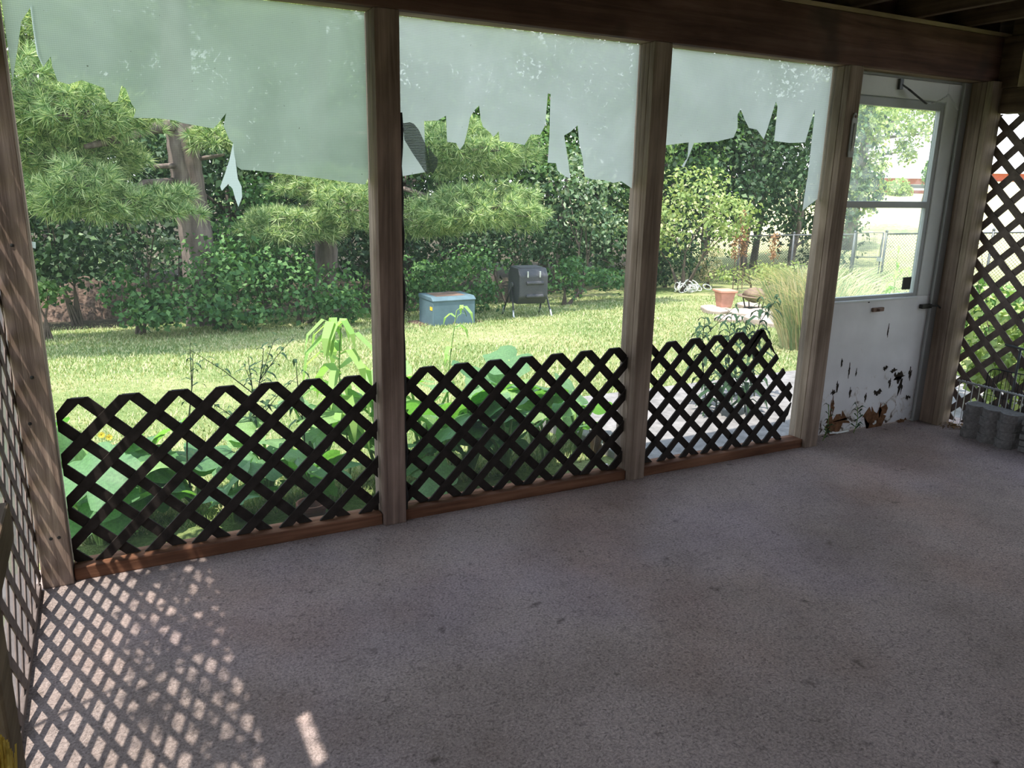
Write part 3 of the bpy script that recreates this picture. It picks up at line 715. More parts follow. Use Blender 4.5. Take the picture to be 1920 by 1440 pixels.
# ------------------------------------------------------------------ door
DY0, DY1 = 0.118, 0.158
door = empty('door_1', (3.37, DY0, 0.0), None, None, kind='structure')
def dpart(name, lo, hi, mat, bevel=0.004, parent=door, lab=None):
    m = MB(); m.box((lo[0]-3.37, lo[1]-DY0, lo[2]), (hi[0]-3.37, hi[1]-DY0, hi[2]))
    o = m.build(name, mat, parent, bevel=bevel)
    if lab: o['label'] = lab
    return o
gx0, gx1, gz0, gz1 = 3.455, 4.185, 0.838, 1.893
dpart('lower_panel', (3.375, DY0, 0.012), (4.34, DY1, gz0-0.02), 'door_panel', lab='white lower panel with peeling swollen paint')
dpart('stile', (3.375, DY0, gz0-0.02), (gx0-0.03, DY1, 2.045), 'white_paint')
dpart('stile', (gx1+0.035, DY0, gz0-0.02), (4.34, DY1, 2.045), 'white_paint')
dpart('top_rail', (gx0-0.03, DY0, gz1+0.05), (gx1+0.035, DY1, 2.045), 'white_paint')
fr = MB()
for lo, hi in (((gx0-0.03, gz0-0.02), (gx0, gz1+0.045)), ((gx1, gz0-0.02), (gx1+0.032, gz1+0.045)), ((gx0, gz0-0.02), (gx1, gz0)), ((gx0, gz1), (gx1, gz1+0.045))):
    fr.box((lo[0]-3.37, 0.008, lo[1]), (hi[0]-3.37, 0.036, hi[1]))
fo = fr.build('storm_sash', 'alu', door, bevel=0.003)
dpart('sash_rail', (gx0, DY0+0.005, 1.345), (gx1, DY0+0.034, 1.382), 'alu', 0.003)
m = MB(); m.box((gx0-3.37, 0.020, gz0), (gx1-3.37, 0.023, 1.345)); m.build('window_pane', 'glass', door)
m = MB(); m.box((gx0-3.37, 0.024, 1.382), (gx1-3.37, 0.027, gz1)); m.build('window_pane', 'glass', door)
m = MB(); m.box((gx0-3.38, -0.006, gz0-0.034), (gx1-3.34, 0.012, gz0-0.022)); m.build('sill_bead', 'white_paint', door, bevel=0.002)
m = MB()
for q in ((4.086, 0.860), ):
    m.box((q[0]-3.37, 0.012, q[1]), (q[0]-3.37+0.070, 0.019, q[1]+0.075))
o = m.build('square_sticker', 'black', door); o['label'] = 'black square sticker in the glass corner'
m = MB(); a = on_y(1645, 580, DY0); m.box((a[0]-3.42, -0.014, a[2]-0.012), (a[0]-3.325, 0.002, a[2]+0.012)); m.box((a[0]-3.385, -0.03, a[2]-0.008), (a[0]-3.36, -0.01, a[2]+0.008))
m.build('door_handle', 'rust', door, bevel=0.003)
m = MB(); a = on_y(1735, 573, DY0); m.box((a[0]-3.43, -0.026, a[2]-0.014), (a[0]-3.37+0.03, -0.001, a[2]+0.012)); m.tube([(a[0]-3.37+0.0, -0.02, a[2]), (a[0]-3.37+0.05, -0.05, a[2]+0.004), (a[0]-3.37+0.075, -0.05, a[2]-0.012)], 0.006, 6)
m.build('latch', 'dark_metal', door, bevel=0.002)
# delaminated patches low on the panel
def blob_poly(cx, cz, rx, rz, n=22, seed=0, jag=0.45):
    rr = random.Random(seed); return [(cx+rx*(1+jag*(rr.random()-0.6))*math.cos(2*PI*i/n), cz+rz*(1+jag*2*(rr.random()-0.6))*math.sin(2*PI*i/n)) for i in range(n)]
for (px, py, rx, rz, sd, mt) in ((1570, 790, 0.10, 0.06, 3, 'exposed'), (1640, 778, 0.10, 0.07, 5, 'exposed'), (1560, 762, 0.018, 0.05, 8, 'exposed'), (1685, 705, 0.05, 0.035, 9, 'mould'), (1688, 725, 0.022, 0.05, 12, 'mould'), (1660, 690, 0.025, 0.013, 14, 'mould'),
                                 (1645, 735, 0.035, 0.014, 15, 'mould'), (1570, 725, 0.010, 0.025, 16, 'mould'), (1594, 735, 0.008, 0.022, 17, 'mould'), (1592, 695, 0.006, 0.035, 18, 'mould'), (1690, 788, 0.05, 0.016, 19, 'exposed'), (1650, 770, 0.012, 0.035, 22, 'exposed'), (1562, 735, 0.022, 0.012, 31, 'mould'), (1668, 718, 0.012, 0.022, 32, 'mould'), (1675, 695, 0.03, 0.012, 33, 'mould'), (1706, 700, 0.012, 0.04, 34, 'mould'), (1622, 745, 0.01, 0.02, 35, 'mould'), (1578, 680, 0.006, 0.018, 36, 'mould'), (1702, 745, 0.02, 0.015, 37, 'mould'), (1605, 700, 0.005, 0.02, 38, 'mould'), (1630, 565, 0.02, 0.006, 39, 'mould'), (1665, 620, 0.004, 0.03, 40, 'mould')):
    a = on_y(px, py, DY0); m = MB(); m.prism(blob_poly(a[0]-3.37, a[2], rx, rz, seed=sd, jag=0.9), 1, -0.0025, 0.001); m.build('peeled_patch', mt, door)
for (pa, pb) in (((1555, 812), (1590, 808)), ((1560, 810), (1572, 816)), ((1636, 795), (1641, 789))):
    a = on_y(*pa, DY0-0.01); b = on_y(*pb, DY0-0.01)
    m = MB(); m.tube([(a[0]-3.37, -0.012, max(a[2], 0.012)), ((a[0]+b[0])/2-3.37, -0.02, max(0.012, (a[2]+b[2])/2)), (b[0]-3.37, -0.012, max(b[2], 0.012))], 0.006, 5); m.build('paint_flake', 'paper', door)
# closer spring and chain
a = on_y(1687, 157, DY0-0.002); b = on_y(1705, 168, DY0-0.03); c = on_y(1736, 194, DY0-0.06)
m = MB(); m.box((a[0]-3.37-0.012, -0.016, a[2]-0.03), (a[0]-3.37+0.014, 0.0, a[2]+0.025)); m.tube([(a[0]-3.37, -0.01, a[2]), (b[0]-3.37, -0.03, b[2])], 0.005, 6); m.build('spring_bracket', 'galv', door)
m = MB(); sp = []
for i in range(150):
    t = i/149; q = b+(c-b)*t; ang = i*0.95
    sp.append((q[0]-3.37+0.009*math.cos(ang), q[1]-DY0+0.009*math.sin(ang), q[2]+0.006*math.sin(ang)))
m.tube(sp, 0.0032, 5); m.build('closer_spring', 'dark_metal', door, smooth=True)
m = MB(); e = on_y(1779, 177, DY0-0.08); g = on_y(1796, 206, DY0-0.08)
ch = [c+(e-c)*t+np.array([0, 0, -0.015*math.sin(PI*t)]) for t in np.linspace(0, 1, 12)]+[e+(g-e)*t for t in np.linspace(0.1, 1, 9)]
for i in range(len(ch)-1):
    A = ch[i]; B = ch[i+1]; mid_ = (A+B)/2; d = unit(B-A); s = np.array([0, 1.0, 0]) if i % 2 else unit(np.cross(d, (0, 1.0, 0)))
    hl = np.linalg.norm(B-A)*0.62
    loop = [mid_+d*hl*math.cos(q)+s*0.005*math.sin(q)-np.array([3.37, DY0, 0]) for q in np.linspace(0, 2*PI, 9)[:-1]]
    m.tube(loop, 0.0014, 4, closed=True)
m.build('closer_chain', 'silver', door)
# jambs and head trim
m = MB(); m.box((3.362, 0.105, 0.0), (3.373, 0.172, 2.058)); m.box((4.342, 0.104, 0.0), (4.56, 0.172, 2.058)); m.box((3.30, 0.128, 2.047), (4.62, 0.172, 2.30))
o = m.build('trim_1', 'alu', bevel=0.003); tag(o, kind='structure')
m = MB(); m.tube([(4.335, 0.100, 0.012), (4.335, 0.100, 2.03)], 0.006, 6); o = m.build('hinge_strip', 'alu', door); o.location = (-3.37, -DY0, 0)

# thermometer on the door post
a = on_y(1604, 212, -0.004); b = on_y(1590, 295, -0.004); r = empty('thermometer', (X3+0.068, -0.001, b[2]), 'long grey wall thermometer screwed to the post left of the door', 'thermometer')
hh = a[2]-b[2]; wv = 0.020
prof = [(-wv, 0.02), (-wv*0.8, 0.0), (wv*0.8, 0.0), (wv, 0.02), (wv, hh-0.03), (wv*0.7, hh-0.022)]+[(wv*0.7*math.cos(t), hh-0.018+0.02*math.sin(t)) for t in np.linspace(0.2, PI-0.2, 8)]+[(-wv*0.7, hh-0.022), (-wv, hh-0.03)]
m = MB(); m.prism(prof, 1, -0.008, 0.0); m.build('backing_plate', 'alu', r, bevel=0.002)
m = MB(); m.tube([(0, -0.011, 0.05), (0, -0.011, hh-0.05)], 0.0035, 8); m.lathe([(0.001, 0.03), (0.007, 0.035), (0.007, 0.045), (0.002, 0.052)], 8, (0, -0.011, 0)); m.build('glass_tube', 'paper', r, smooth=True)
m = MB()
for i in range(22):
    z = 0.06+(hh-0.12)*i/21; w = 0.008 if i % 2 else 0.012
    m.box((0.005, -0.0093, z), (0.005+w*0.8, -0.0083, z+0.0012)); m.box((-0.005-w*0.8, -0.0093, z), (-0.005, -0.0083, z+0.0012))
m.build('scale_marks', 'black', r)
m = MB(); m.lathe([(0.001, 0), (0.007, 0), (0.007, 0.004), (0.001, 0.005)], 10); m.v = [(p[0], -0.008-p[2], p[1]+hh-0.018) for p in m.v]; m.f = [f[::-1] for f in m.f]; m.build('screw', 'rust', r)

# ------------------------------------------------------------------ concrete edgers, wire panels
def edger_poly(L, W, lobes=3):
    pts = []
    for i in range(lobes):
        y0 = i*L/lobes
        for k in range(13):
            t = k/12; pts.append((0.010-0.034*math.sin(PI*t)**0.75, y0+L/lobes*t))
    return pts+[(W, L), (W, 0)]
lab_e = ['bottom concrete scalloped edger of the stack, resting on the carpet', 'second concrete scalloped edger up from the carpet', 'third concrete scalloped edger, just under the top one', 'topmost concrete scalloped edger of the stack in front of the wire panel']
for i in range(4):
    L, W, h = 0.315, 0.105, 0.0515
    p = edger_poly(L, W); m = MB(); m.prism([(a_, b_) for a_, b_ in p], 2, 0, h-0.0004)
    o = m.build('concrete_edger', 'edger', bevel=0.0015)
    o.location = (4.355+0.004*math.sin(i*2.2), -0.520+0.004*math.cos(i*3.1), i*h+0.0005)
    tag(o, lab_e[i], 'edging block', 'stacked scalloped edgers')
lab_p = ['lowest thin slab of the stack at the right frame edge', 'second thin slab up in the stack at the right frame edge', 'third thin slab up in the stack at the right frame edge', 'fourth thin slab up in the stack at the right frame edge', 'top thin slab of the stack at the right frame edge']
for i in range(5):
    m = MB(); m.box((0, 0, 0), (0.10+0.006*math.sin(i*4), 0.24, 0.031)); o = m.build('concrete_slab', 'edger', bevel=0.004)
    o.location = (4.372+0.01*math.sin(i*2.7), -0.785, i*0.0395+0.002*0); o.rotation_euler = (0.02*math.sin(i*5), 0, 0.03*math.sin(i*3))
    o.location.z = i*0.0385+0.003
    tag(o, lab_p[i], 'slab', 'stacked thin slabs')

XW = 4.482
r = empty('wire_fence', (XW, -0.5, 0.0), 'low wire fence panel with a bright silver top rail behind the concrete edgers', 'wire fence')
m = MB(); m.tube([(0, 0.44, 0.297), (0, -0.60, 0.299)], 0.006, 6)
for i in range(60):
    y = 0.43-i*0.0175; m.tube([(0, y-0.01, 0.297+0.006*(i % 2)), (0, y, 0.305), (0.0, y+0.008, 0.297)], 0.0028, 4)
m.build('top_rail', 'silver', r, smooth=True)
for i in range(24):
    y = 0.425-i*0.043; m = MB(); m.tube([(0.0, y, 0.012), (0, y, 0.297)], 0.0028, 5); m.build('wire', 'silver', r)
m = MB(); m.tube([(0, 0.44, 0.012), (0, -0.60, 0.012)], 0.003, 5); m.build('bottom_wire', 'silver', r)
r = empty('wire_fence', (4.502, -0.5, 0.0), 'taller black wire fence panel with an arched top and a silver corner post', 'wire fence')
m = MB(); arch = [(0, 0.275, 0.012), (0, 0.275, 0.37)]+[(0, 0.275-0.05*(1-math.cos(t)), 0.37+0.045*math.sin(t)) for t in np.linspace(0.2, PI/2, 6)]+[(0, 0.05, 0.418), (0, -0.5, 0.418)]
m.tube(arch, 0.0035, 6); m.build('arched_frame', 'black', r, smooth=True)
for i in range(30):
    y = 0.258-i*0.0245; zt = 0.418 if y < 0.22 else 0.40
    m = MB(); m.tube([(0, y, 0.012), (0, y, zt)], 0.0022, 4); m.build('wire', 'black', r)
m = MB(); m.tube([(-0.006, 0.108, 0.0), (-0.006, 0.108, 0.562)], 0.0075, 8); m.build('corner_post', 'galv', r, smooth=True)
m = MB(); m.tube([(-0.006, 0.20, 0.572), (-0.006, 0.108, 0.566), (-0.006, -0.45, 0.545)], 0.007, 6); m.build('top_bar', 'galv', r, smooth=True)
for z in (0.12, 0.25):
    m = MB(); m.tube([(0, 0.275, z), (0, -0.5, z)], 0.002, 4); m.build('cross_wire', 'black', r)

# ------------------------------------------------------------------ low rail on a short post at the left edge, broom
r = empty('low_rail', (-0.36, -2.10, 0.0), 'weathered timber rail on a short post at the left frame edge', 'rail')
m = MB(); m.box((-0.045, -1.2, 1.000), (0.015, 0.205, 1.050)); m.build('rail_board', 'rail_y', r, bevel=0.003)
m = MB(); m.box((-0.045, -0.045, 0.0), (0.015, 0.027, 0.999)); m.build('short_post', 'rail_y', r, bevel=0.003)
P = on_x(7, 1418, -0.338)
r = empty('broom', (P[0]-0.012, P[1], 0.0), 'broom leaning bristles up, its sunlit yellow straw at the lower left corner', 'broom')
m = MB(); m.tube([(0.0, 0.0, 0.0), (0.0, 0.0, P[2]-0.10)], 0.011, 8); m.build('handle', 'rail_y', r, smooth=True)
nb = 900; u = rng.random(nb); sd = rng.random(nb)-0.5
top = np.stack([sd*0.03+rng.normal(size=nb)*0.003, (u-0.5)*0.05+rng.normal(size=nb)*0.004, P[2]+0.004+0.02*rng.random(nb)-0.25*(u-0.5)**2], 1); bot = np.stack([sd*0.024, (u-0.5)*0.03, np.full(nb, P[2]-0.11)], 1)
w = np.array([0.0008, 0.0008, 0]); np_mesh('bristles', np.stack([bot-w, bot+w, top+w, top-w], 1).reshape(-1, 3), 4, 'straw', r)

# ------------------------------------------------------------------ squash plants close behind the back lattice
def squash_leaf_mesh(k):
    rr = random.Random(k); R = 1.0; n = 40; vs = [(0, 0, 0)]; fs = []
    for ring in (0.5, 1.0):
        for j in range(n):
            a = 2*PI*j/n
            lobe = 0.80+0.20*abs(math.cos(2.5*a))**0.7
            notch = 1-0.55*math.exp(-(((a-PI) if a < 2*PI else 0)/0.28)**2)
            rad = lobe*notch*ring*(1+0.05*math.sin(9*a+k)*ring)
            vs.append((rad*math.cos(a), rad*math.sin(a), 0.10*ring*ring*math.sin(5*a+k)*0.7-0.16*ring**2+0.10*ring))
    for j in range(n):
        fs.append((0, 1+j, 1+(j+1) % n)); fs.append((1+j, 1+n+j, 1+n+(j+1) % n, 1+(j+1) % n))
    me = bpy.data.meshes.new('leaf'); me.from_pydata(vs, [], fs); me.update(); me.polygons.foreach_set('use_smooth', [True]*len(fs))
    me.materials.append(MAT['squash']); return me
LEAFM = [squash_leaf_mesh(k) for k in range(5)]
def squash(x, y, n, hgt, spread, size, label, seed):
    rr = random.Random(seed); base = (x, y, ground_z(x, y)); r = empty('squash_plant', base, label, 'plant', 'squash plants behind the back lattice')
    st = MB()
    for i in range(n):
        a = rr.uniform(0, 2*PI) if i else 4.5; d = spread*math.sqrt(rr.random()); h = hgt*rr.uniform(0.28, 1.0)
        tip = np.array([d*math.cos(a), d*math.sin(a)*0.75, h])
        st.tube([(0, 0, -0.03), tip*np.array([0.35, 0.35, 0.55]), tip], [0.011, 0.009, 0.006], 6)
        o = bpy.data.objects.new('leaf', LEAFM[rr.randrange(5)]); COL.objects.link(o); o.parent = r; o.location = tip
        s = size*rr.uniform(0.75, 1.35); o.scale = (s, s, s); o.rotation_euler = (rr.uniform(-0.55, 0.75), rr.uniform(-0.6, 0.6), rr.uniform(0, 2*PI))
    st.build('stalks', 'stem', r, smooth=True)
SQ = [(-0.52, 0.98, 6, 0.46, 0.28, 0.17, 'squash plant growing next to the corner post'), (-0.18, 0.80, 7, 0.40, 0.28, 0.16, 'squash plant low behind the left end of the left lattice'),
      (0.10, 0.95, 7, 0.42, 0.28, 0.15, 'squash plant behind the middle of the left lattice'), (0.42, 0.86, 6, 0.42, 0.26, 0.13, 'squash plant behind the right half of the left lattice'),
      (0.72, 0.98, 7, 0.48, 0.26, 0.14, 'squash plant directly behind the dark post'), (1.02, 0.86, 7, 0.50, 0.26, 0.15, 'squash plant behind the left end of the middle lattice'),
      (1.33, 1.02, 8, 0.62, 0.30, 0.17, 'squash plant with leaves rising above the middle lattice top'), (1.52, 0.80, 7, 0.50, 0.24, 0.16, 'squash plant low behind the centre of the middle lattice'),
      (1.80, 0.98, 8, 0.60, 0.28, 0.16, 'tall squash plant behind the right end of the middle lattice'), (2.10, 1.10, 7, 0.52, 0.26, 0.15, 'squash plant directly behind the post between lattices'),
      (2.30, 0.92, 4, 0.36, 0.20, 0.12, 'small squash plant at the edge of the pavement'),
      (0.58, 0.62, 6, 0.34, 0.20, 0.13, 'squash plant pressed close behind the lattice left of the dark post'), (1.18, 0.60, 6, 0.40, 0.20, 0.14, 'squash plant pressed close behind the middle lattice, left part'),
      (1.66, 0.62, 6, 0.42, 0.20, 0.14, 'squash plant pressed close behind the middle lattice, right part'), (1.95, 0.70, 5, 0.40, 0.18, 0.13, 'squash plant just left of the post between lattices'),
      (-0.34, 0.60, 6, 0.34, 0.20, 0.15, 'squash plant pressed against the left lattice by the corner post'), (0.22, 0.60, 6, 0.30, 0.20, 0.13, 'squash plant pressed against the centre of the left lattice')]
for i, q in enumerate(SQ): squash(*q, seed=40+i)

# ------------------------------------------------------------------ lanky weeds
def weed(px_base, px_top, y, n, leaf, label, mat='weed', droop=0.5, branch=0, seed=0, name='tall_weed', group=None, sag=0.0, wid=0.20):
    rr = np.random.default_rng(seed); B = on_y(*px_base, y); T = on_y(*px_top, y); 
    base = np.array([B[0], y, ground_z(B[0], y)]); r = empty(name, base, label, 'weed', group)
    Tl = T-base; Bl = B-base
    pts = [np.array([0, 0, -0.02])]+[np.array([0, 0, 0])+(Tl*np.array([1, 1, 1]))*t+np.array([0.02*math.sin(5*t+seed), 0.02*math.sin(4*t), 0]) for t in np.linspace(0.15, 1, 9)]
    if sag:
        e = pts[-1]; pts += [e+np.array([sag*0.4, 0, 0.015]), e+np.array([sag*0.8, 0, 0.0]), e+np.array([sag, 0, -0.035])]
    m = MB(); m.tube(pts, list(np.linspace(0.006, 0.0018, len(pts))), 5)
    stems = [(pts, 1.0)]
    for b in range(branch):
        k = 3+int(rr.integers(0, 5)); a = rr.uniform(0, 2*PI); L = rr.uniform(0.12, 0.30)
        q = [pts[k], pts[k]+np.array([0.5*L*math.cos(a), 0.3*L*math.sin(a), 0.5*L]), pts[k]+np.array([L*math.cos(a), 0.5*L*math.sin(a), L*0.9])]
        m.tube(q, [0.003, 0.002, 0.001], 4); stems.append((q, 0.7))
    m.build('stem', 'stem_dark' if mat == 'weed' else 'stem', r, smooth=True)
    V = []
    for pl, sc in stems:
        k = int(n*(1 if sc == 1 else 0.35))
        for i in range(k):
            t = (0.22+0.78*(i+rr.random())/k)*(len(pl)-1); j = min(int(t), len(pl)-2); c = pl[j]+(pl[j+1]-pl[j])*(t-j)
            a = i*2.4+rr.random(); L = 1.25*leaf*sc*rr.uniform(0.7, 1.2)*(0.75+0.5*math.sin(PI*min(1, t/(len(pl)-1)))); W = L*wid
            d = np.array([math.cos(a), math.sin(a), 0]); s = np.array([-math.sin(a), math.cos(a), 0])
            p0 = c; p1 = c+d*L*0.35+np.array([0, 0, L*0.16]); p2 = c+d*L*0.7+np.array([0, 0, L*(0.10-0.35*droop)]); p3 = c+d*L*(0.95-0.2*droop)+np.array([0, 0, L*(-0.1-0.7*droop)])
            ws = (W*0.25, W*0.55, W*0.45, 0.0005)
            P = [p0, p1, p2, p3]
            for g in range(3):
                V += [P[g]-s*ws[g], P[g]+s*ws[g], P[g+1]+s*ws[g+1], P[g+1]-s*ws[g+1]]
    np_mesh('leaves', np.array(V), 4, mat, r)
weed((648, 745), (640, 612), 0.80, 30, 0.155, 'bright yellow-green drooping weed left of the dark post', 'weed_bright', 0.75, 0, 1, sag=-0.05)
weed((846, 760), (850, 582), 0.95, 10, 0.09, 'thin pale weed with a hooked tip in front of the utility box', 'weed_bright', 0.6, 0, 2, sag=0.06)
weed((345, 745), (352, 662), 0.85, 12, 0.06, 'small dark weed above the left lattice, farthest left', 'weed', 0.3, 1, 3)
weed((430, 770), (490, 652), 0.95, 20, 0.07, 'branching dark weed above the middle of the left lattice', 'weed', 0.2, 6, 4, wid=0.2)
weed((462, 770), (468, 668), 1.10, 16, 0.06, 'second branching weed just left of the taller branching one', 'weed', 0.2, 4, 5, wid=0.2)
weed((560, 770), (562, 678), 0.85, 12, 0.08, 'small dark weed left of the bright drooping weed', 'weed', 0.5, 1, 6)
weed((1318, 820), (1322, 592), 1.15, 26, 0.10, 'leafy weed rising above the right lattice, left of three', 'weed', 0.35, 2, 7)
weed((1372, 820), (1368, 588), 1.25, 26, 0.11, 'leafy weed rising above the right lattice, middle of three', 'weed', 0.45, 1, 8)
weed((1410, 820), (1425, 560), 1.20, 30, 0.11, 'leafy weed rising above the right lattice, right of three', 'weed', 0.4, 2, 9)
weed((1345, 840), (1350, 690), 0.95, 22, 0.12, 'low leafy weed growing behind the right lattice', 'weed', 0.5, 1, 10)
weed((1400, 830), (1392, 680), 0.90, 24, 0.12, 'bushy low weed against the ragged end of the right lattice', 'weed', 0.5, 2, 11)
weed((1680, 560), (1685, 462), 2.60, 18, 0.12, 'thin sunlit weed seen through the lower door pane', 'weed_bright', 0.5, 2, 12)
def small_weed(px, py, y, h, n, L, label, seed):
    B = on_y(px, py, y); rr = np.random.default_rng(seed); r = empty('door_weed', (B[0], y, 0.0), label, 'weed'); m = MB()
    pts = [np.array([0, 0, 0])+np.array([0.02*math.sin(3*t), 0.0, h*t]) for t in np.linspace(0, 1, 6)]; m.tube(pts, 0.0025, 5); m.build('stem', 'stem', r); V = []
    for i in range(n):
        t = 0.15+0.85*i/(n-1); c = np.array([0.02*math.sin(3*t), 0, h*t]); a = i*2.4+rr.random(); d = np.array([math.cos(a), 0.35*math.sin(a)-0.1, 0]); s = np.array([0.1, 0.2, 1.0])*0.0
        l = L*rr.uniform(0.7, 1.1); s = np.array([-d[1], d[0], 0.5]); s = s/np.linalg.norm(s)*l*0.07
        P = [c, c+d*l*0.5+np.array([0, 0, l*0.28]), c+d*l+np.array([0, 0, l*0.05])]
        for g, (wa, wb) in enumerate(((0.4, 1), (1, 0.05))): V += [P[g]-s*wa, P[g]+s*wa, P[g+1]+s*wb, P[g+1]-s*wb]
    np_mesh('leaves', np.array(V), 4, 'weed', r)
small_weed(1600, 812, 0.085, 0.165, 12, 0.085, 'green weed sprouting at the foot of the white door', 1)
small_weed(1545, 818, 0.080, 0.21, 10, 0.07, 'thin weed at the door foot next to the thermometer post', 2)
small_weed(1543, 822, 0.055, 0.09, 16, 0.055, 'low leafy tuft tucked behind the foot of the thermometer post', 3)

# flowers near the corner post
for i, (px, py, y, mt, lab) in enumerate(((119, 836, 1.05, 'pink', 'small plant with a pink flower right beside the corner post'), (168, 850, 1.10, 'yellow_petal', 'small plant with yellow flowers behind the left lattice end'), (190, 815, 1.20, 'yellow_petal', 'taller plant with yellow flowers behind the left lattice end'))):
    P = on_y(px, py, y); base = np.array([P[0], y, ground_z(P[0], y)]); r = empty('flowering_plant', base, lab, 'flower')
    h = P[2]-base[2]; m = MB(); fl = []; 
    for k in range(7 if i else 3):
        a = k*1.1; e = np.array([0.07*math.cos(a)*(k > 0), 0.05*math.sin(a)*(k > 0), h-0.03*k]); m.tube([(0, 0, -0.02), e*0.55, e], 0.002, 4)
        for q in range(9): 
            an = q*2*PI/9; d = np.array([math.cos(an), -0.3, math.sin(an)])*0.016; s = np.array([-math.sin(an), 0, math.cos(an)])*0.004
            fl += [e-s*0.4, e+s*0.4, e+d+s, e+d-s]
    m.build('stem', 'stem', r); np_mesh('petals', np.array(fl), 4, mt, r)
    Pn, nr = crown_points((0, 0, h*0.45), (0.11, 0.09, h*0.45), 260); np_mesh('leaves', leaf_quads(Pn, nr, 0.045, 0.022), 4, 'mid', r)

def forest_floor():
    v = []; f = []; nx, ny = 90, 22
    for j in range(ny+1):
        for i in range(nx+1):
            x = -24+i*0.55; e = 10.3+0.6*mnoise.noise((x*0.5, 3.3, 0))+max(0, (x-6.5))*0.9
            y = e+(j/ny)**1.6*(70-e)
            v.append((x, y, ground_z(x, y)+(0.045+0.03*mnoise.noise((x*2, y*2, 5)) if j > 1 else (-0.05, 0.012)[j])))
    for j in range(ny):
        for i in range(nx): f.append((j*(nx+1)+i, j*(nx+1)+i+1, (j+1)*(nx+1)+i+1, (j+1)*(nx+1)+i))
    m = MB(); m.v = v; m.f = f; o = m.build('woodland_floor', 'litter', smooth=True); tag(o, kind='structure')
MAT['litter'] = plain('leaf_litter', (0.055, 0.045, 0.03), 0.95, 0.05, var=0.6, scale=9, bmp=1.0)
forest_floor()
# small litter behind the back lattice
P = on_y(592, 955, 0.20); m = MB(); m.lathe([(0.035, 0), (0.05, 0.0), (0.062, 0.10), (0.07, 0.10), (0.07, 0.125), (0.06, 0.125), (0.055, 0.02)], 20); o = m.build('flower_pot', 'clay_dark', smooth=True)
o.location = (P[0], 0.27, -0.075); tag(o, 'dark clay pot standing behind the left lattice near the dark post', 'pot')
V = leaf_quads(np.array([[0, 0, 0.0]]*5)+rng.normal(size=(5, 3))*0.02, np.array([[0, -1.0, 0.2]]*5), 0.13, 0.07, 0.5); o = np_mesh('dead_leaf', V, 4, 'dry'); P = on_y(1125, 830, 0.125); o.location = (P[0], 0.135, P[2]); tag(o, 'curled reddish dead leaf caught on the middle lattice', 'leaf')
P = on_y(1145, 855, 0.2); m = MB(); m.prism(blob_poly(0, 0, 0.05, 0.05, 9, 4), 1, 0, 0.006); o = m.build('paper_scrap', 'paper'); o.location = (P[0]-0.02, 0.22, -0.02); o.rotation_euler = (0.4, 0, 0.3); tag(o, 'white scrap behind the lattice left of the middle post', 'scrap')
V = leaf_quads(np.stack([4.46+0.07*rng.normal(size=60)*0.5, -0.10+0.05*rng.normal(size=60), 0.008+0.012*rng.random(60)], 1), np.array([[0, 0, 1.0]]*60), 0.035, 0.014, 0.5); V[:, 2] = np.maximum(V[:, 2], 0.002)
o = np_mesh('dry_litter', V, 4, 'dry'); tag(o, 'dry leaf litter on the carpet at the foot of the right post', 'litter', kind='stuff')

# ------------------------------------------------------------------ yard things
def face_cam(p): 
    c = CAM[:2]-np.array(p[:2]); return math.atan2(c[0], -c[1])
# utility box
g = on_ground(838, 606); r = empty('utility_box', g, 'grey-green metal utility box with a yellow sticker on the lawn', 'utility box', rz=face_cam(g)+0.42)
s = np.linalg.norm(g-CAM)/F_PX; w, d, h = 84*s, 66*s, 54*s
m = MB(); m.prism([(-w/2, 0), (w/2, 0), (w/2, h*0.86), (w/2-0.035, h*0.93), (-w/2+0.035, h*0.93), (-w/2, h*0.86)], 1, -d/2, d/2); m.build('cabinet', 'box_green', r, bevel=0.012)
m = MB(); m.prism([(-d/2-0.012, h*0.86), (d/2+0.01, h*0.86), (d/2, h*1.0), (-d/2+0.06, h*1.0), (-d/2-0.012, h*0.90)], 0, -w/2-0.008, w/2+0.008); m.build('lid', 'box_green', r, bevel=0.008)
m = MB(); m.box((-w/2+0.10, -d/2+0.10, h*1.001), (w/2-0.12, d/2-0.05, h*1.006)); o = m.build('rust_patch', 'rust', r)
m = MB(); m.box((-w/2-0.004, -d/2+0.02, h*0.56), (-w/2-0.001, -d/2+0.11, h*0.68)); m.build('sticker', 'yellow', r)
m = MB(); m.box((-0.012, -d/2-0.012, h*0.05), (0.012, -d/2, h*0.15)); m.build('lock_hasp', 'rust', r)
m = MB(); m.box((-w/2-0.16, -d/2-0.16, -0.08), (w/2+0.22, d/2+0.1, 0.012)); m.build('base_pad', 'mulch', r, bevel=0.01)
# compost tumbler
g = on_ground(988, 592); r = empty('compost_tumbler', g, 'black octagonal compost tumbler on a tube stand at the lawn edge', 'compost tumbler', rz=face_cam(g)+0.36)
s = np.linalg.norm(g-CAM)/F_PX; w = 56*s; R = 33*s; zc = 58*s
oc = [(-R*0.95, -R*0.55), (-R*0.55, -R), (R*0.55, -R), (R*0.95, -R*0.55), (R*0.95, R*0.62), (R*0.62, R), (-R*0.62, R), (-R*0.95, R*0.62)]
m = MB(); m.prism([(a_, b_+zc) for a_, b_ in oc], 0, -w/2, w/2); m.build('drum', 'drum', r, bevel=0.02)
m = MB(); m.box((-w*0.42, -R*0.60, zc+R*0.985), (w*0.42, R*0.60, zc+R*1.03)); m.build('hatch_lid', 'drum', r, bevel=0.008)
for z in (zc+R*0.30, zc-R*0.42):
    m = MB(); m.prism([(-R*0.95-0.03, z-0.045), (-R*0.95+0.005, z-0.06), (-R*0.95+0.005, z+0.01), (-R*0.95-0.03, z-0.012)], 0, -w*0.26, w*0.34); m.build('grip', 'drum', r, bevel=0.01)
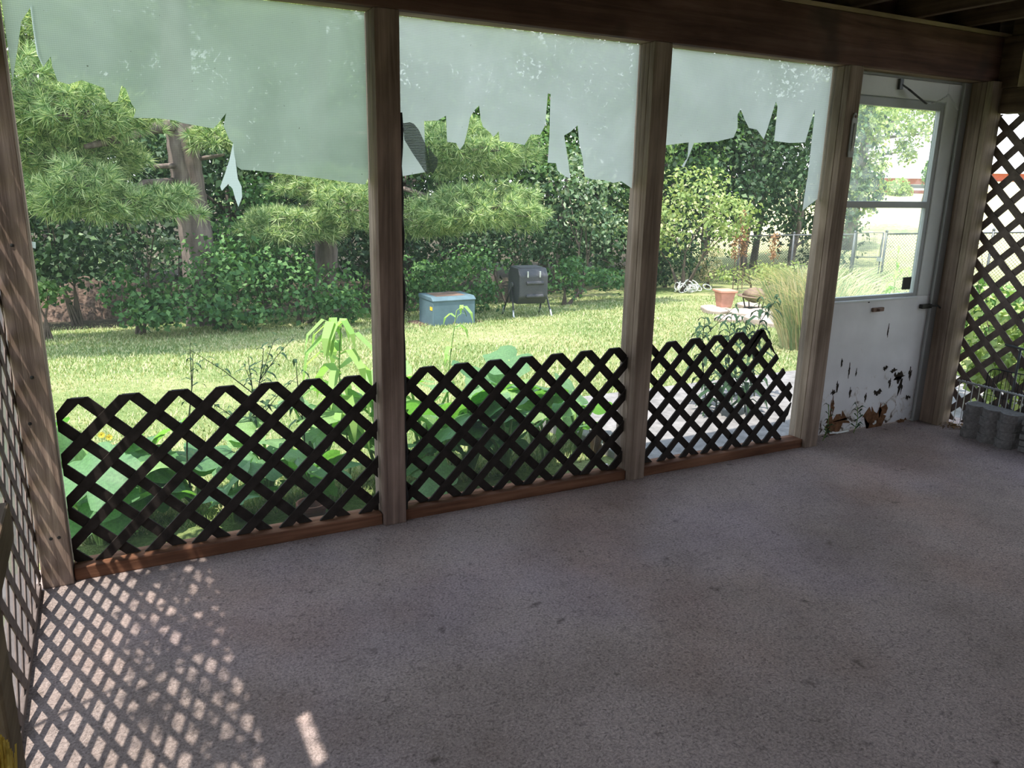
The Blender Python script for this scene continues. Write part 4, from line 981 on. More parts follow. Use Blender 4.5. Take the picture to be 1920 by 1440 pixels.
for x in (-w*0.22, w*0.20):
    m = MB(); m.box((x-0.012, -R*0.95-0.02, zc+R*0.52), (x+0.012, -R*0.95+0.004, zc+R*0.86)); m.build('latch', 'silver', r, bevel=0.003)
for x, sg in ((-w/2-0.03, -1), (w/2+0.03, 1)):
    for yy in (-1, 1):
        m = MB(); m.tube([(x, 0, zc), (x+sg*0.03, yy*R*0.55, zc*0.45), (x+sg*0.05, yy*R*0.85, zc*0.12), (x+sg*0.05, yy*R*1.02, 0.0)], 0.014, 8); leg = m.build('leg', 'dark_metal', r, smooth=True)
        m = MB(); m.tube([(x+sg*0.044, yy*R*0.76, zc*0.26), (x+sg*0.05, yy*R*0.85, zc*0.12), (x+sg*0.05, yy*R*1.04, 0.0)], 0.0165, 8); m.build('leg_sleeve', 'silver', leg, smooth=True)
    m = MB(); m.lathe([(0.01, 0), (0.05, 0), (0.05, 0.02), (0.01, 0.025)], 14); m.v = [(x+(p[2]-0.012)*sg, p[0], zc+p[1]) for p in m.v]; m.build('axle_cap', 'galv', r)
# mulch heap
g = on_ground(165, 604); m = MB(); nx = 26
v = []; f = []; s = np.linalg.norm(g-CAM)/F_PX; rx, ry, hz = 120*s, 70*s, 66*s
for j in range(nx+1):
    for i in range(nx+1):
        u = i/nx*2-1; w_ = j/nx*2-1; q = max(0, 1-(u*u+w_*w_)); z = hz*q**0.7*(1+0.25*mnoise.noise((u*3, w_*3, 2)))+0.05*mnoise.noise((u*12, w_*12, 1))*(q > 0)-0.03
        v.append((u*rx, w_*ry, z))
for j in range(nx):
    for i in range(nx): f.append((j*(nx+1)+i, j*(nx+1)+i+1, (j+1)*(nx+1)+i+1, (j+1)*(nx+1)+i))
m.v = v; m.f = f; o = m.build('mulch_heap', 'mulch', smooth=True); o.location = g+np.array([0.12, 0.55, 0]); tag(o, 'brown heap of bark mulch at the edge of the lawn, left', 'mulch heap')

# terracotta pot, fire bowl, stones, wire coil, raised bed, tall grass
g = on_ground(1358, 592); s = np.linalg.norm(g-CAM)/F_PX; zl = 0.0
def rock(w, d, h, seed):
    rr = random.Random(seed); m = MB(); n = 9
    p = [(w/2*(0.8+0.3*rr.random())*math.cos(2*PI*i/n), d/2*(0.8+0.3*rr.random())*math.sin(2*PI*i/n)) for i in range(n)]
    m.prism(p, 2, 0, h); return m
stones = [(1345, 588, 56, 20, 9), (1392, 592, 60, 22, 9), (1430, 590, 50, 18, 8), (1370, 602, 62, 20, 8), (1425, 606, 56, 22, 12), (1405, 578, 44, 18, 8), (1330, 582, 34, 16, 7), (1445, 612, 34, 16, 9)]
sl = ['flat pale stone under the left side of the terracotta pot', 'flat pale stone between the terracotta pot and the fire bowl', 'flat pale stone below the fire bowl', 'front left flat stone of the stone pile', 'squarish stone at the front right of the stone pile', 'flat stone in the middle of the stone pile', 'small stone at the left tip of the stone pile', 'small stone nearest the tall grass clump']
for i, (px, py, w_, d_, h_) in enumerate(stones):
    g2 = on_ground(px, py); k = np.linalg.norm(g2-CAM)/F_PX; m = rock(w_*k, d_*k*3.2, h_*k, 60+i); o = m.build('flat_stone', 'paver', bevel=0.015); o.location = g2+np.array([0, 0, 0.0]); o.rotation_euler = (0, 0, face_cam(g2)+0.2*math.sin(i*3)); tag(o, sl[i], 'stone', 'flat stones around the fire bowl')
g = on_ground(1356, 585); k = np.linalg.norm(g-CAM)/F_PX; r = empty('planter_pot', g+np.array([0, 0, 9*k]), 'square terracotta planter pot standing on the flat stones', 'pot', rz=face_cam(g)+0.5)
a_, b_, h_ = 10*k, 14*k, 27*k
m = MB(); m.add([(-a_, -a_, 0), (a_, -a_, 0), (a_, a_, 0), (-a_, a_, 0), (-b_, -b_, h_), (b_, -b_, h_), (b_, b_, h_), (-b_, b_, h_)], [(0, 3, 2, 1), (4, 5, 6, 7), (0, 1, 5, 4), (1, 2, 6, 5), (2, 3, 7, 6), (3, 0, 4, 7)]); m.build('pot_body', 'terracotta', r, bevel=0.01)
m = MB(); q = 16.5*k; m.box((-q, -q, h_), (q, q, h_+4.5*k)); m.build('pot_rim', 'terracotta', r, bevel=0.01)
g = on_ground(1412, 584); k = np.linalg.norm(g-CAM)/F_PX; r = empty('fire_bowl', g, 'rusty fire bowl with a domed cover on a low stand behind the stones', 'fire bowl', rz=face_cam(g))
z0 = 16*k
m = MB(); m.lathe([(4*k, z0), (14*k, z0+4*k), (22*k, z0+10*k), (24*k, z0+11*k), (22*k, z0+12*k), (12*k, z0+7*k)], 28); m.build('bowl', 'rust', r, smooth=True)
m = MB(); m.lathe([(22*k, z0+12*k), (18*k, z0+20*k), (10*k, z0+25*k), (2*k, z0+27*k)], 28); m.build('domed_cover', 'rust', r, smooth=True)
m = MB(); m.lathe([(25*k, z0+11*k), (30*k, z0+11.5*k), (30*k, z0+12.5*k), (25*k, z0+12.5*k)], 28); m.build('rim', 'rust', r, smooth=True)
for q in range(4):
    a_ = q*PI/2+0.5; m = MB(); m.tube([(22*k*math.cos(a_), 22*k*math.sin(a_), z0+10*k), (14*k*math.cos(a_), 14*k*math.sin(a_), 0)], 0.012, 6); m.build('leg', 'dark_metal', r)
m = MB(); m.tube([(17*k*math.cos(t), 17*k*math.sin(t), 5*k) for t in np.linspace(0, 2*PI, 25)[:-1]], 0.01, 5, closed=True); m.build('stand_ring', 'dark_metal', r, smooth=True)
g = on_ground(1290, 548); k = np.linalg.norm(g-CAM)/F_PX; m = MB()
for j in range(16):
    rr = random.Random(j); c = np.array([rr.uniform(-26, 34)*k, rr.uniform(-14, 14)*k, rr.uniform(4, 12)*k]); R = rr.uniform(7, 15)*k; ti = rr.uniform(-0.9, 0.9); az = rr.uniform(0, PI)
    loop = [c+R*np.array([math.cos(t)*math.cos(az), math.cos(t)*math.sin(az), math.sin(t)*0.8*math.cos(ti)])+np.array([0, R*math.sin(t)*math.sin(ti), 0]) for t in np.linspace(0, 2*PI, 18)[:-1]]
    m.tube([np.array([p[0], p[1], max(p[2], 0.005)]) for p in loop], 0.012, 5, closed=True)
o = m.build('wire_coil', 'paper', smooth=True); o.location = g; tag(o, 'tangled coil of white wire lying in the grass by the fence end', 'wire coil')
for (px, py, w_, h_, lab) in ((1545, 560, 46, 26, 'pale raised-bed stone half hidden behind the tall grass'), (1470, 545, 60, 22, 'long pale raised-bed stone behind the fire bowl')):
    g = on_ground(px, py); k = np.linalg.norm(g-CAM)/F_PX; m = rock(w_*k, 20*k, h_*k, px); o = m.build('bed_stone', 'paver', bevel=0.02); o.location = g; o.rotation_euler = (0, 0, face_cam(g)); tag(o, lab, 'stone')
def grass_clump(px, py, n, R, Hh, label, mat='orn_grass', name='grass_clump', lean=1.0, wid=0.0055):
    g = on_ground(px, py); r = empty(name, g, label, 'grass clump'); a = rng.random(n)*2*PI; q = R*0.35*np.sqrt(rng.random(n)); b = np.stack([q*np.cos(a), q*np.sin(a), np.zeros(n)], 1)
    d = np.stack([np.cos(a), np.sin(a), np.zeros(n)], 1); L = Hh*(0.6+0.5*rng.random(n))[:, None]; l = lean*R*(0.3+0.8*rng.random(n))[:, None]; s = np.stack([-np.sin(a+1), np.cos(a+1), np.zeros(n)], 1)*wid; V = []
    up = np.array([0, 0, 1.0]); P = [b, b+d*l*0.18+up*L*0.4, b+d*l*0.5+up*L*0.78, b+d*l*1.0+up*L*0.92]; ws = (0.8, 1.0, 0.7, 0.1)
    for i in range(3): V.append(np.stack([P[i]-s*ws[i], P[i]+s*ws[i], P[i+1]+s*ws[i+1], P[i+1]-s*ws[i+1]], 1))
    np_mesh('blades', np.concatenate(V).reshape(-1, 3), 4, mat, r)
grass_clump(1508, 655, 620, 0.72, 0.98, 'tall arching ornamental grass clump right of the stone pile')
grass_clump(1550, 645, 700, 0.85, 0.9, 'second tall grass clump, mostly hidden by the thermometer post')
grass_clump(1610, 545, 700, 0.8, 0.55, 'bright uncut grass by the gate seen through the lower door pane', 'grass_blade')
grass_clump(1500, 560, 700, 0.8, 0.7, 'straw coloured uncut grass in front of the fence', 'orn_grass')
# rusty seed stalks
for i, (px, py, tp, lab) in enumerate(((1375, 530, 440, 'rusty dock stalk against the fence, left of the pair'), (1392, 530, 428, 'rusty dock stalk against the fence, right of the pair'), (1448, 530, 440, 'rusty dock stalk in front of the fence post'), (1390, 470, 392, 'rusty red seed head above the yellow-green bush'))):
    g = far(px, py, 19.5); t = far(px+4, tp, 19.5); base = np.array([g[0], g[1], ground_z(g[0], g[1])]); r = empty('dock_stalk', base, lab, 'weed', 'rusty dock stalks'); m = MB(); e = t-base; m.tube([(0, 0, -0.05), e*0.5+np.array([0.02, 0, 0]), e], [0.012, 0.01, 0.005], 5); m.build('stem', 'rust', r)
    P = e[None, :]*(0.55+0.45*rng.random((260, 1)))+rng.normal(size=(260, 3))*np.array([0.05, 0.05, 0.03]); np_mesh('seeds', leaf_quads(P, unit(rng.normal(size=(260, 3))), 0.05, 0.03), 4, 'rust_weed', r)

# chain-link fence
def fence(p0, p1, h, nposts, label, gap=None):
    p0 = np.array(p0); p1 = np.array(p1); r = empty('chain_link_fence', p0, label, 'fence'); L = np.linalg.norm((p1-p0)[:2]); d = (p1-p0)/L
    for i in range(nposts):
        q = (p1-p0)*i/(nposts-1); m = MB(); m.tube([q+np.array([0, 0, -0.2]), q+np.array([0, 0, h+0.05])], 0.026, 8); m.lathe([(0.027, 0), (0.033, 0.01), (0.02, 0.04), (0.003, 0.05)], 8, tuple(q+np.array([0, 0, h+0.04]))); m.build('fence_post', 'galv', r, smooth=True)
    m = MB(); m.tube([(0, 0, h), (p1-p0)+np.array([0, 0, h])], 0.019, 7); m.build('top_rail', 'galv', r, smooth=True)
    m = MB(); s = 0.07; n = int(L/s)
    for i in range(-int(h/s), n+1):
        for sg in (1, -1):
            a = i*s if sg == 1 else i*s+h
            t0 = 0.0; t1 = h; x0 = a; x1 = a+h*sg
            lo, hi = (x0, x1) if sg == 1 else (x1, x0)
            if hi < 0 or lo > L: continue
            f0 = max(0, (0-x0)/(x1-x0) if sg == 1 else (L-x0)/(x1-x0)); f1 = min(1, (L-x0)/(x1-x0) if sg == 1 else (0-x0)/(x1-x0))
            if f1-f0 < 0.02: continue
            A = d*(x0+(x1-x0)*f0)+np.array([0, 0, h*f0]); B = d*(x0+(x1-x0)*f1)+np.array([0, 0, h*f1]); m.tube([A, B], 0.0045, 3)
    m.build('wire_mesh', 'galv', r)
def gp(px, D):
    q = far(px, 400, D); return np.array([q[0], q[1], ground_z(q[0], q[1])])
fence(gp(1302, 22.0), gp(1608, 19.5), 1.25, 4, 'chain-link fence running behind the fire bowl towards the gate')
fence(gp(1668, 19.2), gp(1990, 17.5), 1.25, 4, 'chain-link fence to the right of the gate, seen through the right lattice')
p0 = gp(1612, 19.4); p1 = gp(1662, 19.2); r = empty('garden_gate', p0, 'chain-link garden gate with a latch, seen through the lower door pane', 'gate'); e = p1-p0
m = MB(); m.tube([(0, 0, 0.08), (0, 0, 1.28), e+np.array([0, 0, 1.28]), e+np.array([0, 0, 0.08])], 0.02, 7, closed=True); m.tube([(0, 0, 0.75), e+np.array([0, 0, 0.75])], 0.014, 6); m.build('gate_frame', 'galv', r, smooth=True)
m = MB()
for i in range(24):
    t = i/23; m.tube([e*t+np.array([0, 0, 0.1]), e*min(1, t+0.25)+np.array([0, 0, 1.26])], 0.003, 3); m.tube([e*t+np.array([0, 0, 0.1]), e*max(0, t-0.25)+np.array([0, 0, 1.26])], 0.003, 3)
m.build('gate_mesh', 'galv', r)
m = MB(); m.box(tuple(e+np.array([-0.05, -0.05, 0.66])), tuple(e+np.array([0.05, 0.05, 0.74]))); m.build('gate_latch', 'silver', r)

# far houses
def house(px, pyb, D, w, h, d, wallmat, roofmat, label, win=True, roof=1.6):
    c = far(px, pyb, D); r = empty('house', c, label, 'house', rz=face_cam(c)+0.0)
    m = MB(); m.box((-w/2, 0, -0.6), (w/2, d, h)); m.build('walls', wallmat, r)
    m = MB(); m.prism([(-0.7, h), (d+0.7, h), (d/2, h+roof)], 0, -w/2-0.5, w/2+0.5); m.build('roof', roofmat, r)
    m = MB(); m.box((-w/2-0.5, -0.72, h-0.12), (w/2+0.5, -0.6, h+0.06)); m.build('gutter', 'paper', r)
    if win:
        for x in win:
            m = MB(); m.box((x-0.9, -0.05, -0.05), (x+0.9, 0.02, 0.35)); wf = m.build('window', 'paper', r); m = MB(); m.box((x-0.8, -0.07, 0.1), (x+0.8, -0.051, 0.32)); m.build('pane', 'galv', wf)
    return r
house(1735, 356, 62, 6.4, 0.85, 8, 'brick', 'roof_white', 'red brick house with a pale roof seen through the upper door pane', [-0.6], 0.55)
house(1915, 372, 80, 7.2, 2.1, 6, 'brick', 'siding', 'distant pale house seen through the top of the right lattice', [-1.0])
for i, (px, D) in enumerate(((1675, 60), (1690, 59))):
    c = far(px, 356, D); c[2] = ground_z(c[0], c[1]); r = empty('foundation_shrub', c, ['rounded yellow-green shrub at the left corner of the brick house', 'rounded yellow-green shrub under the brick house window'][i], 'shrub'); P, nr = crown_points((0, 0, 0.4), (0.9, 0.8, 0.7), 900); np_mesh('foliage', leaf_quads(P, nr, 0.16, 0.12), 4, 'bright', r)

# ------------------------------------------------------------------ pines
def pine_bough(root, base, blobs, mat='pine', seed=0, ntuft=None, L=0.16, attach=None):
    rr = np.random.default_rng(seed); base = np.array(base); V = []; m = MB()
    for (c, R) in blobs:
        n = int(520*(R[0]*R[1]+R[0]*R[2])) if ntuft is None else ntuft
        n = max(40, min(n, 1300))
        q = unit(rr.normal(size=(n, 3))); q[:, 2] = np.where(rr.random(n) < 0.62, np.abs(q[:, 2]), -np.abs(q[:, 2])*0.6)
        lump = np.array([[mnoise.noise((a[0]*2.2+seed, a[1]*2.2, a[2]*2.2))] for a in q])
        p = (np.array(c)-base)+q*np.array(R)*(0.72+0.28*rr.random((n, 1)))*(1+0.55*lump)
        d = unit(q*np.array([1, 1, 0.6])+np.array([0, 0, 0.55])+rr.normal(size=(n, 3))*0.25)
        K = 30
        dd = unit(d[:, None, :]*0.75+unit(rr.normal(size=(n, K, 3)))*0.85); ll = L*(0.7+0.5*rr.random((n, K, 1)))
        s = unit(np.cross(dd, rr.normal(size=(n, K, 3))))*0.0065
        b = p[:, None, :]+dd*0.01; tip = b+dd*ll+np.array([0, 0, -0.15])*ll
        V.append(np.stack([b-s, b+s, tip], 2).reshape(-1, 3))
        for k in range(min(n, 26)):
            m.tube([(np.array(c)-base)+q[k]*0.15*np.array(R), p[k]], [0.012, 0.004], 4)
    np_mesh('needles', np.concatenate(V), 3, mat, root)
    if attach is not None:
        m.tube([np.array(attach)-base, (np.array(attach)*0.45+np.array(blobs[0][0])*0.55)-base+np.array([0, 0, 0.15]), np.array(blobs[0][0])-base], [0.06, 0.04, 0.015], 7)
    m.build('bough', 'bark', root, smooth=True)
def pine(px_pts, D, r0, label, boughs, attach_py, name='pine_tree', limbs=(), seed=1):
    P = [far(x, y, D) for x, y in px_pts]; base = np.array([P[0][0], P[0][1], ground_z(P[0][0], P[0][1])]); r = empty(name, base, label, 'tree')
    pts = [np.array([0, 0, -0.3])]+[p-base for p in P]; m = MB(); n = len(pts); up = pts[-1]+np.array([0.25, 0.1, 7.0])
    pts2 = pts+[up]; rs = list(np.linspace(r0*1.08, r0*0.85, n))+[r0*0.3]
    dense = []; dr = []
    for i in range(len(pts2)-1):
        for t in np.linspace(0, 1, 8, endpoint=False): dense.append(pts2[i]*(1-t)+pts2[i+1]*t); dr.append((rs[i]*(1-t)+rs[i+1]*t)*(1+0.03*math.sin(len(dr)*2.1)))
    m.tube(dense, dr, 16)
    for lp in limbs:
        Q = [far(x, y, dD)-base for x, y, dD in lp[0]]; m.tube(Q, lp[1], 8)
    m.build('trunk', 'bark', r, smooth=True)
    for i, (bl, ay) in enumerate(zip(boughs, attach_py)): pine_bough(r, base, bl, seed=seed*10+i, attach=None if ay is None else far(px_pts[-1][0], ay, D))
    return r
DP = 13.2
pine([(378, 560), (372, 470), (358, 380), (345, 290), (338, 220), (330, 120)], DP, 0.245, 'big grey pine trunk on the left with sunlit needle boughs',
     [[px_blob(150, 215, 11.6, 120, 46, 70), px_blob(60, 190, 11.8, 60, 70, 60)], [px_blob(215, 385, 11.4, 130, 32, 60), px_blob(150, 365, 11.2, 60, 50, 50)],
      [px_blob(120, 300, 12.2, 110, 50, 60)], [px_blob(400, 262, 12.6, 40, 24, 40)], [px_blob(330, 40, 14.2, 330, 60, 120)], [px_blob(120, 70, 13.6, 130, 60, 70)]],
     [235, 340, None, 255, 60, None], limbs=[([(335, 235, DP), (280, 240, DP-0.6), (220, 262, DP-1.2), (160, 275, DP-1.6)], [0.10, 0.085, 0.06, 0.03]), ([(345, 310, DP), (290, 312, DP-0.4)], [0.05, 0.03]), ([(360, 300, DP), (420, 290, DP-0.2)], [0.04, 0.02])], seed=2)
pine([(612, 545), (612, 470), (606, 400), (600, 330), (596, 200)], 14.6, 0.20, 'second pine trunk, half hidden behind green boughs left of the dark post',
     [[px_blob(545, 430, 13.2, 95, 34, 60)], [px_blob(660, 395, 13.0, 60, 45, 50)], [px_blob(870, 290, 13.0, 130, 52, 70)], [px_blob(905, 400, 12.6, 130, 44, 60), px_blob(800, 420, 13.0, 70, 36, 50)], [px_blob(700, 60, 15.2, 330, 70, 120)], [px_blob(620, 350, 13.8, 90, 30, 60)]],
     [380, 360, 250, 340, 80, 330], seed=3)

pines = [o for o in COL.objects if o.name.startswith('pine_tree')]
SUN_D = np.array([0.33, 0.18, -1.0])
for i, (px, py, hh_, rx) in enumerate(((110, 640, 8.5, 1.1), (230, 652, 8.0, 1.0), (350, 648, 8.8, 1.1), (470, 635, 8.2, 1.0), (590, 622, 8.6, 1.1), (840, 596, 9.4, 0.8), (1085, 574, 9.6, 1.1), (1180, 566, 9.2, 0.9))):
    t = on_ground(px, py); c = t-SUN_D*hh_; rt = pines[0] if px < 500 else pines[1]
    pine_bough(rt, np.array(rt.location), [(c, (rx*1.25, rx*0.75, 0.45))], seed=90+i, ntuft=520, L=0.2)
# ------------------------------------------------------------------ understory, shrubs, trees
IV = 'ivy mounds along the wood edge'
shrub('ivy_mound', 'ivy mound around the foot of the big grey pine trunk', 'ivy', 'ivy', [px_blob(415, 520, 12.6, 120, 70), px_blob(350, 580, 11.9, 110, 32), px_blob(470, 590, 12.0, 70, 26)], 0.085, 0.07, 1.5)
shrub('ivy_mound', 'ivy mound between the pine trunk and the dark post', 'ivy', 'ivy', [px_blob(560, 545, 12.8, 130, 65), px_blob(640, 580, 12.3, 70, 34)], 0.085, 0.07, 1.5)
shrub('leafy_shrub', 'tall leafy shrub climbing up beside the big pine trunk', 'shrub', 'ivy', [px_blob(490, 430, 14.0, 75, 95), px_blob(450, 470, 13.4, 60, 60)], 0.09, 0.065, 1.3)
shrub('leafy_shrub', 'dark shrub behind the mulch heap at far left', 'shrub', 'dark', [px_blob(130, 460, 14.2, 120, 90), px_blob(60, 430, 14.0, 80, 110)], 0.10, 0.07, 1.3)
shrub('leafy_shrub', 'shrub with pale sunlit leaves left of the big pine trunk', 'shrub', 'silver_leaf', [px_blob(270, 430, 15.0, 80, 70)], 0.11, 0.08, 0.9)
shrub('leafy_shrub', 'low green shrub between the mulch heap and the lawn corner', 'shrub', 'ivy', [px_blob(255, 560, 12.4, 50, 50), px_blob(290, 585, 12.0, 50, 26)], 0.085, 0.07, 1.4)
shrub('ivy_mound', 'low green mound just left of the mulch heap', 'ivy', 'mid', [px_blob(80, 555, 12.4, 34, 22)], 0.08, 0.06, 1.5)
shrub('ivy_mound', 'ivy bank behind the utility box', 'ivy', 'ivy', [px_blob(850, 520, 14.2, 110, 50), px_blob(900, 560, 13.8, 60, 34), px_blob(770, 540, 14.0, 50, 50)], 0.085, 0.065, 1.5)
shrub('leafy_shrub', 'dark shrub behind the compost tumbler', 'shrub', 'dark', [px_blob(960, 440, 15.6, 100, 70), px_blob(880, 460, 15.5, 80, 50)], 0.10, 0.06, 1.3)
shrub('ivy_mound', 'low green growth right of the compost tumbler', 'ivy', 'ivy', [px_blob(1060, 520, 15.0, 50, 36), px_blob(1120, 525, 16.0, 70, 26)], 0.085, 0.06, 1.5)
shrub('leafy_shrub', 'shrub with silvery leaves above the compost tumbler, left of the middle post', 'shrub', 'silver_leaf', [px_blob(1090, 370, 16.8, 90, 80), px_blob(1130, 440, 17.0, 60, 50)], 0.11, 0.07, 1.0)
shrub('leafy_shrub', 'broad yellow-green bush right of the middle post, above the fence end', 'bush', 'bright', [px_blob(1290, 400, 18.5, 110, 75), px_blob(1370, 420, 18.3, 60, 50), px_blob(1220, 440, 18.8, 60, 50)], 0.11, 0.065, 1.0)
shrub('leafy_shrub', 'shaded shrub below the yellow-green bush behind the fence', 'shrub', 'dark', [px_blob(1250, 490, 20.0, 90, 40)], 0.10, 0.06, 1.2)
shrub('leafy_shrub', 'sunlit weeds overgrowing the fence behind the fire bowl', 'weeds', 'bright', [px_blob(1410, 515, 18.0, 70, 22), px_blob(1480, 520, 18.0, 50, 26)], 0.09, 0.05, 0.9)
shrub('vine_tangle', 'tangle of orange-tinged vines at the left end of the fence', 'vine', 'orn_grass', [px_blob(1330, 500, 20.2, 34, 36)], 0.10, 0.02, 1.6)

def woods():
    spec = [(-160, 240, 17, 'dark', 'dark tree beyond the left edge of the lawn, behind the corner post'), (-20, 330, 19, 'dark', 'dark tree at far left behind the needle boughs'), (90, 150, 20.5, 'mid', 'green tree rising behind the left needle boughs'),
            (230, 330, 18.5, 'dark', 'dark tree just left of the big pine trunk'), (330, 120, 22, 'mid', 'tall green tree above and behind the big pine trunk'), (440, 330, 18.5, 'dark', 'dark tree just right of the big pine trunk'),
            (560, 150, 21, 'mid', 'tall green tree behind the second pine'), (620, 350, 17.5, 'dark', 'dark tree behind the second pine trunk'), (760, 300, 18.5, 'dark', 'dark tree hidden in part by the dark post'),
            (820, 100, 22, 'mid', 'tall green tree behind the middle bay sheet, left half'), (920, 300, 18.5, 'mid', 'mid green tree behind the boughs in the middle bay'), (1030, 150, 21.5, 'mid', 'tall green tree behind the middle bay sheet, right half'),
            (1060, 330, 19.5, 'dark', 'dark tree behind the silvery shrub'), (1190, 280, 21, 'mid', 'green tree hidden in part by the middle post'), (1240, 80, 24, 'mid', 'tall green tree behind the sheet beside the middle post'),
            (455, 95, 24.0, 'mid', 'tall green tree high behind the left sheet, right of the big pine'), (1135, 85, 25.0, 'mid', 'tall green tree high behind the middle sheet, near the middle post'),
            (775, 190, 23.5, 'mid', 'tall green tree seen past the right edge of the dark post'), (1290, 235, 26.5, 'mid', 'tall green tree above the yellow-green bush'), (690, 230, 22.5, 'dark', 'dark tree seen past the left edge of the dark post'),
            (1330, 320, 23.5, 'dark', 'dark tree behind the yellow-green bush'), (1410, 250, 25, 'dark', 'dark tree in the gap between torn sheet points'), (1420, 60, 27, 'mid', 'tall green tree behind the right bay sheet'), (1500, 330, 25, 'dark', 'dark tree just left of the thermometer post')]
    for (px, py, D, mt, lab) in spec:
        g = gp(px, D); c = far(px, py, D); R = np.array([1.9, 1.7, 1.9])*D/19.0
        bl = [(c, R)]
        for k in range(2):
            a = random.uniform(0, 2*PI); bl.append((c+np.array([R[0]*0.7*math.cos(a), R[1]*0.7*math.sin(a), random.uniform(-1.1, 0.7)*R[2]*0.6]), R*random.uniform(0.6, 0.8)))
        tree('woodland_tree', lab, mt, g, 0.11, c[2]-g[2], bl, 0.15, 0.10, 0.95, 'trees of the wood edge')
woods()
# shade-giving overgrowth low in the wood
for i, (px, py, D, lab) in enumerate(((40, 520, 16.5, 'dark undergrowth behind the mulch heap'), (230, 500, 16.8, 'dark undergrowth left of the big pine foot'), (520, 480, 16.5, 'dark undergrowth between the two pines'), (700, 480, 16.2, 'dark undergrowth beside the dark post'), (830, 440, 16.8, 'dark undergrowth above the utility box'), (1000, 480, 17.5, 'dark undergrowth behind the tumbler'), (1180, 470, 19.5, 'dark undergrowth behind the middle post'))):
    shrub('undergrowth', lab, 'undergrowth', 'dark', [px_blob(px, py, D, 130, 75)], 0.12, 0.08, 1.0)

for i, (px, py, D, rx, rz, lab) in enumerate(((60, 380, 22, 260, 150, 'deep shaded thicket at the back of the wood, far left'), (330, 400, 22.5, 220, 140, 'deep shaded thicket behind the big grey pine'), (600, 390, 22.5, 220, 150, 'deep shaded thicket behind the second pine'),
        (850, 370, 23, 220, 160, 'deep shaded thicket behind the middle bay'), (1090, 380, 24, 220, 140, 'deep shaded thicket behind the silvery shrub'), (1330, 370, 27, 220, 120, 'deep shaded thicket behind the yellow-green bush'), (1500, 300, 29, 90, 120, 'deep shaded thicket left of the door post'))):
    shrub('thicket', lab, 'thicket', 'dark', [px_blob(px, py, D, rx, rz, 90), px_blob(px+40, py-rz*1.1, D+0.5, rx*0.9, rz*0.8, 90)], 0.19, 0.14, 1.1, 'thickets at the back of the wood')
# bright tree beyond the gate, dark limb tree
c = far(1640, 300, 31); g = gp(1600, 31)
tree('shade_tree', 'big bright green tree filling the left of the upper door pane', 'bright', g, 0.25, 6.0,
     [px_blob(1618, 290, 31, 46, 70), px_blob(1590, 350, 31, 60, 55), px_blob(1600, 210, 31, 90, 60), px_blob(1620, 375, 30.5, 30, 34)], 0.15, 0.11, 2.0)
tree('shade_tree', 'tall tree whose branches hang across the top of the upper door pane', 'bright', gp(1560, 36), 0.3, 9.0,
     [px_blob(1690, 225, 36, 80, 30), px_blob(1740, 250, 36, 50, 22), px_blob(1695, 285, 36, 26, 20), px_blob(1640, 180, 36, 120, 50), px_blob(1760, 190, 36, 60, 30)], 0.15, 0.10, 1.1)
tree('shade_tree', 'small tree at the right side of the brick house', 'mid', gp(1728, 54), 0.15, 2.6, [px_blob(1740, 328, 54, 10, 20)], 0.22, 0.15, 0.6)
# creepers outside the right lattice
def vine(c, R, lab, seed, mat='bright', leaf=0.07, n=900):
    b = np.array([c[0], c[1], ground_z(c[0], c[1])]); r = empty('leafy_vine', b, lab, 'vine'); P, nr = crown_points(np.array(c)-b, R, n, lumps=14); np_mesh('leaves', leaf_quads(P, nr, leaf, leaf*0.8, 0.7), 4, mat, r); m = MB()
    for k in range(7):
        a = k*0.9+seed; q = np.array([R[0]*0.8*math.cos(a), R[1]*0.8*math.sin(a), R[2]*random.uniform(0.2, 1.5)])
        m.tube([(0, 0, -0.05), (q[0]*0.3, q[1]*0.3, (c[2]-b[2])*0.5), (q[0], q[1], c[2]-b[2]+q[2])], [0.008, 0.005, 0.002], 5)
    m.build('stems', 'twig', r)
vine((5.55, 0.15, 0.30), (0.45, 0.5, 0.42), 'leafy vine low outside the right lattice by the post', 1)
vine((5.75, -0.35, 0.55), (0.5, 0.5, 0.55), 'leafy vine outside the right lattice at the frame edge', 2)
vine((6.6, 0.9, 0.35), (0.6, 0.6, 0.45), 'leafy bush farther out beyond the right lattice', 3, 'mid')
vine((6.3, 0.2, 1.25), (0.30, 0.35, 0.45), 'sparse climbing shoots high outside the right lattice', 4, 'bright', 0.06, 120)
# a shrub outside the left lattice breaks up the sun patches
c = (-1.12, -1.20, 3.25); b = np.array([c[0], c[1], ground_z(c[0], c[1])]); r = empty('garden_shrub', b, 'tall loose shrub outside the left lattice wall, above its top', 'shrub'); P, nr = crown_points(np.array(c)-b, (0.24, 1.10, 0.24), 560); np_mesh('foliage', leaf_quads(P, nr, 0.08, 0.05), 4, 'mid', r); m = MB(); m.tube([(0, 0, -0.05), (0.05, 0.1, 1.2), (0, 0.0, 3.3)], 0.01, 6); m.build('stem', 'twig', r)

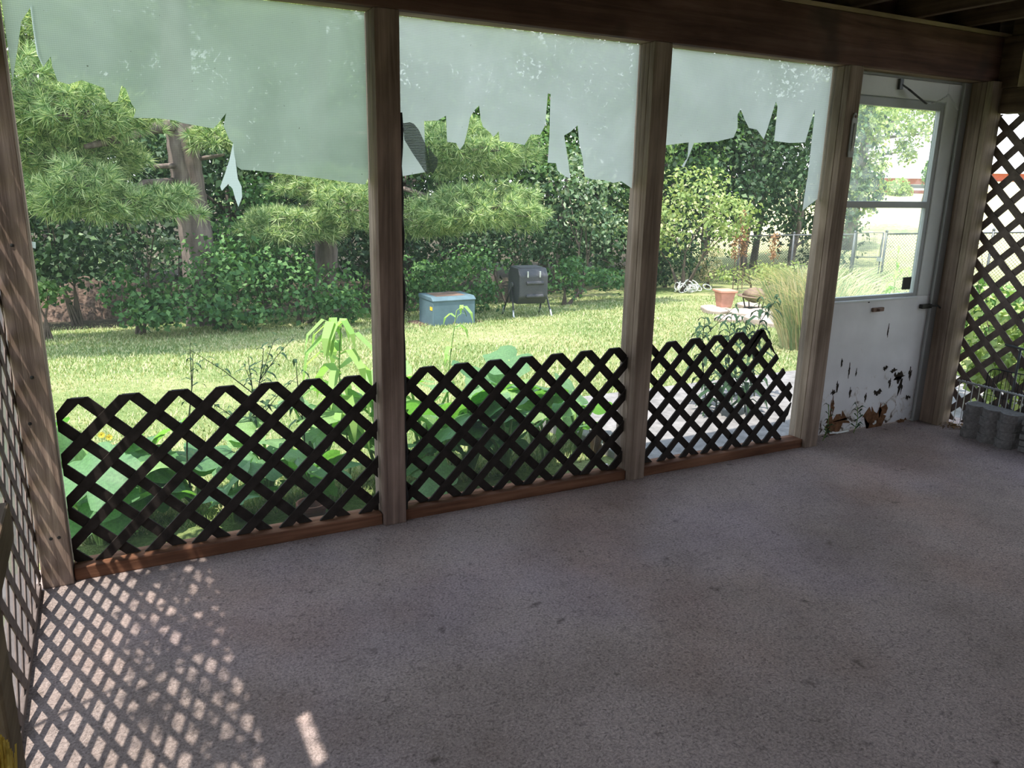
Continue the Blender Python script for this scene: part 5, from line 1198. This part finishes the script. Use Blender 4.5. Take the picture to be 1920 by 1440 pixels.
# lawn blades
def lawn_blades():
    n = 190000; D = 3.6+13.5*rng.random(n)**1.1; az = np.radians(-14+74*rng.random(n)); x = CAM[0]+D*np.sin(az); y = CAM[1]+D*np.cos(az)
    k = (y > 0.62) & ~((x > 2.3) & (x < 6.25) & (y < 1.8)); x = x[k]; y = y[k]; n = len(x)
    z = -0.12-0.08*np.maximum(0, np.minimum(y, 15)-0.5); b = np.stack([x, y, z], 1); a = rng.random(n)*2*PI; h = (0.018+0.028*rng.random(n))[:, None]
    d = np.stack([np.cos(a), np.sin(a), np.zeros(n)], 1); s = np.stack([-np.sin(a), np.cos(a), np.zeros(n)], 1)*0.0042*(1+np.hypot(x, y)/9)[:, None]
    V = np.stack([b-s, b+s, b+d*h*0.7+np.array([0, 0, 1.0])*h], 1).reshape(-1, 3)
    o = np_mesh('grass', V, 3, 'grass_blade'); tag(o, 'short sunlit lawn grass behind the porch', 'grass', kind='stuff')
lawn_blades()

# ------------------------------------------------------------------ light
w = bpy.data.worlds.new('sky'); scene.world = w; w.use_nodes = True; nt = w.node_tree; nt.nodes.clear()
bg = nt.nodes.new('ShaderNodeBackground'); wo = nt.nodes.new('ShaderNodeOutputWorld')
tc = nt.nodes.new('ShaderNodeTexCoord'); sx = nt.nodes.new('ShaderNodeSeparateXYZ'); nt.links.new(tc.outputs['Generated'], sx.inputs[0])
rr = ramp(nt, sx.outputs[2], [(0.0, (0.92, 0.95, 1.0)), (0.35, (0.78, 0.88, 1.0)), (1.0, (0.55, 0.72, 1.0))])
nt.links.new(rr.outputs[0], bg.inputs[0]); bg.inputs[1].default_value = 1.45; nt.links.new(bg.outputs[0], wo.inputs[0])
sd = bpy.data.lights.new('sun', 'SUN'); sun = bpy.data.objects.new('sun', sd); COL.objects.link(sun)
sd.energy = 4.6; sd.angle = math.radians(0.55); sd.color = (1.0, 0.95, 0.86)
d = Vector((0.33, 0.18, -1.0)).normalized(); sun.rotation_euler = d.to_track_quat('-Z', 'Y').to_euler(); sun.location = (-6, -4, 20)

vs = scene.view_settings; vs.view_transform = 'Standard'; vs.look = 'None'; vs.gamma = 1.0; vs.exposure = 1.3; vs.use_curve_mapping = False
cy = scene.cycles
cy.max_bounces = 8; cy.diffuse_bounces = 5; cy.transparent_max_bounces = 16; cy.transmission_bounces = 6; cy.glossy_bounces = 3
cy.use_denoising = True; cy.caustics_reflective = False; cy.caustics_refractive = False; cy.sample_clamp_indirect = 4.0
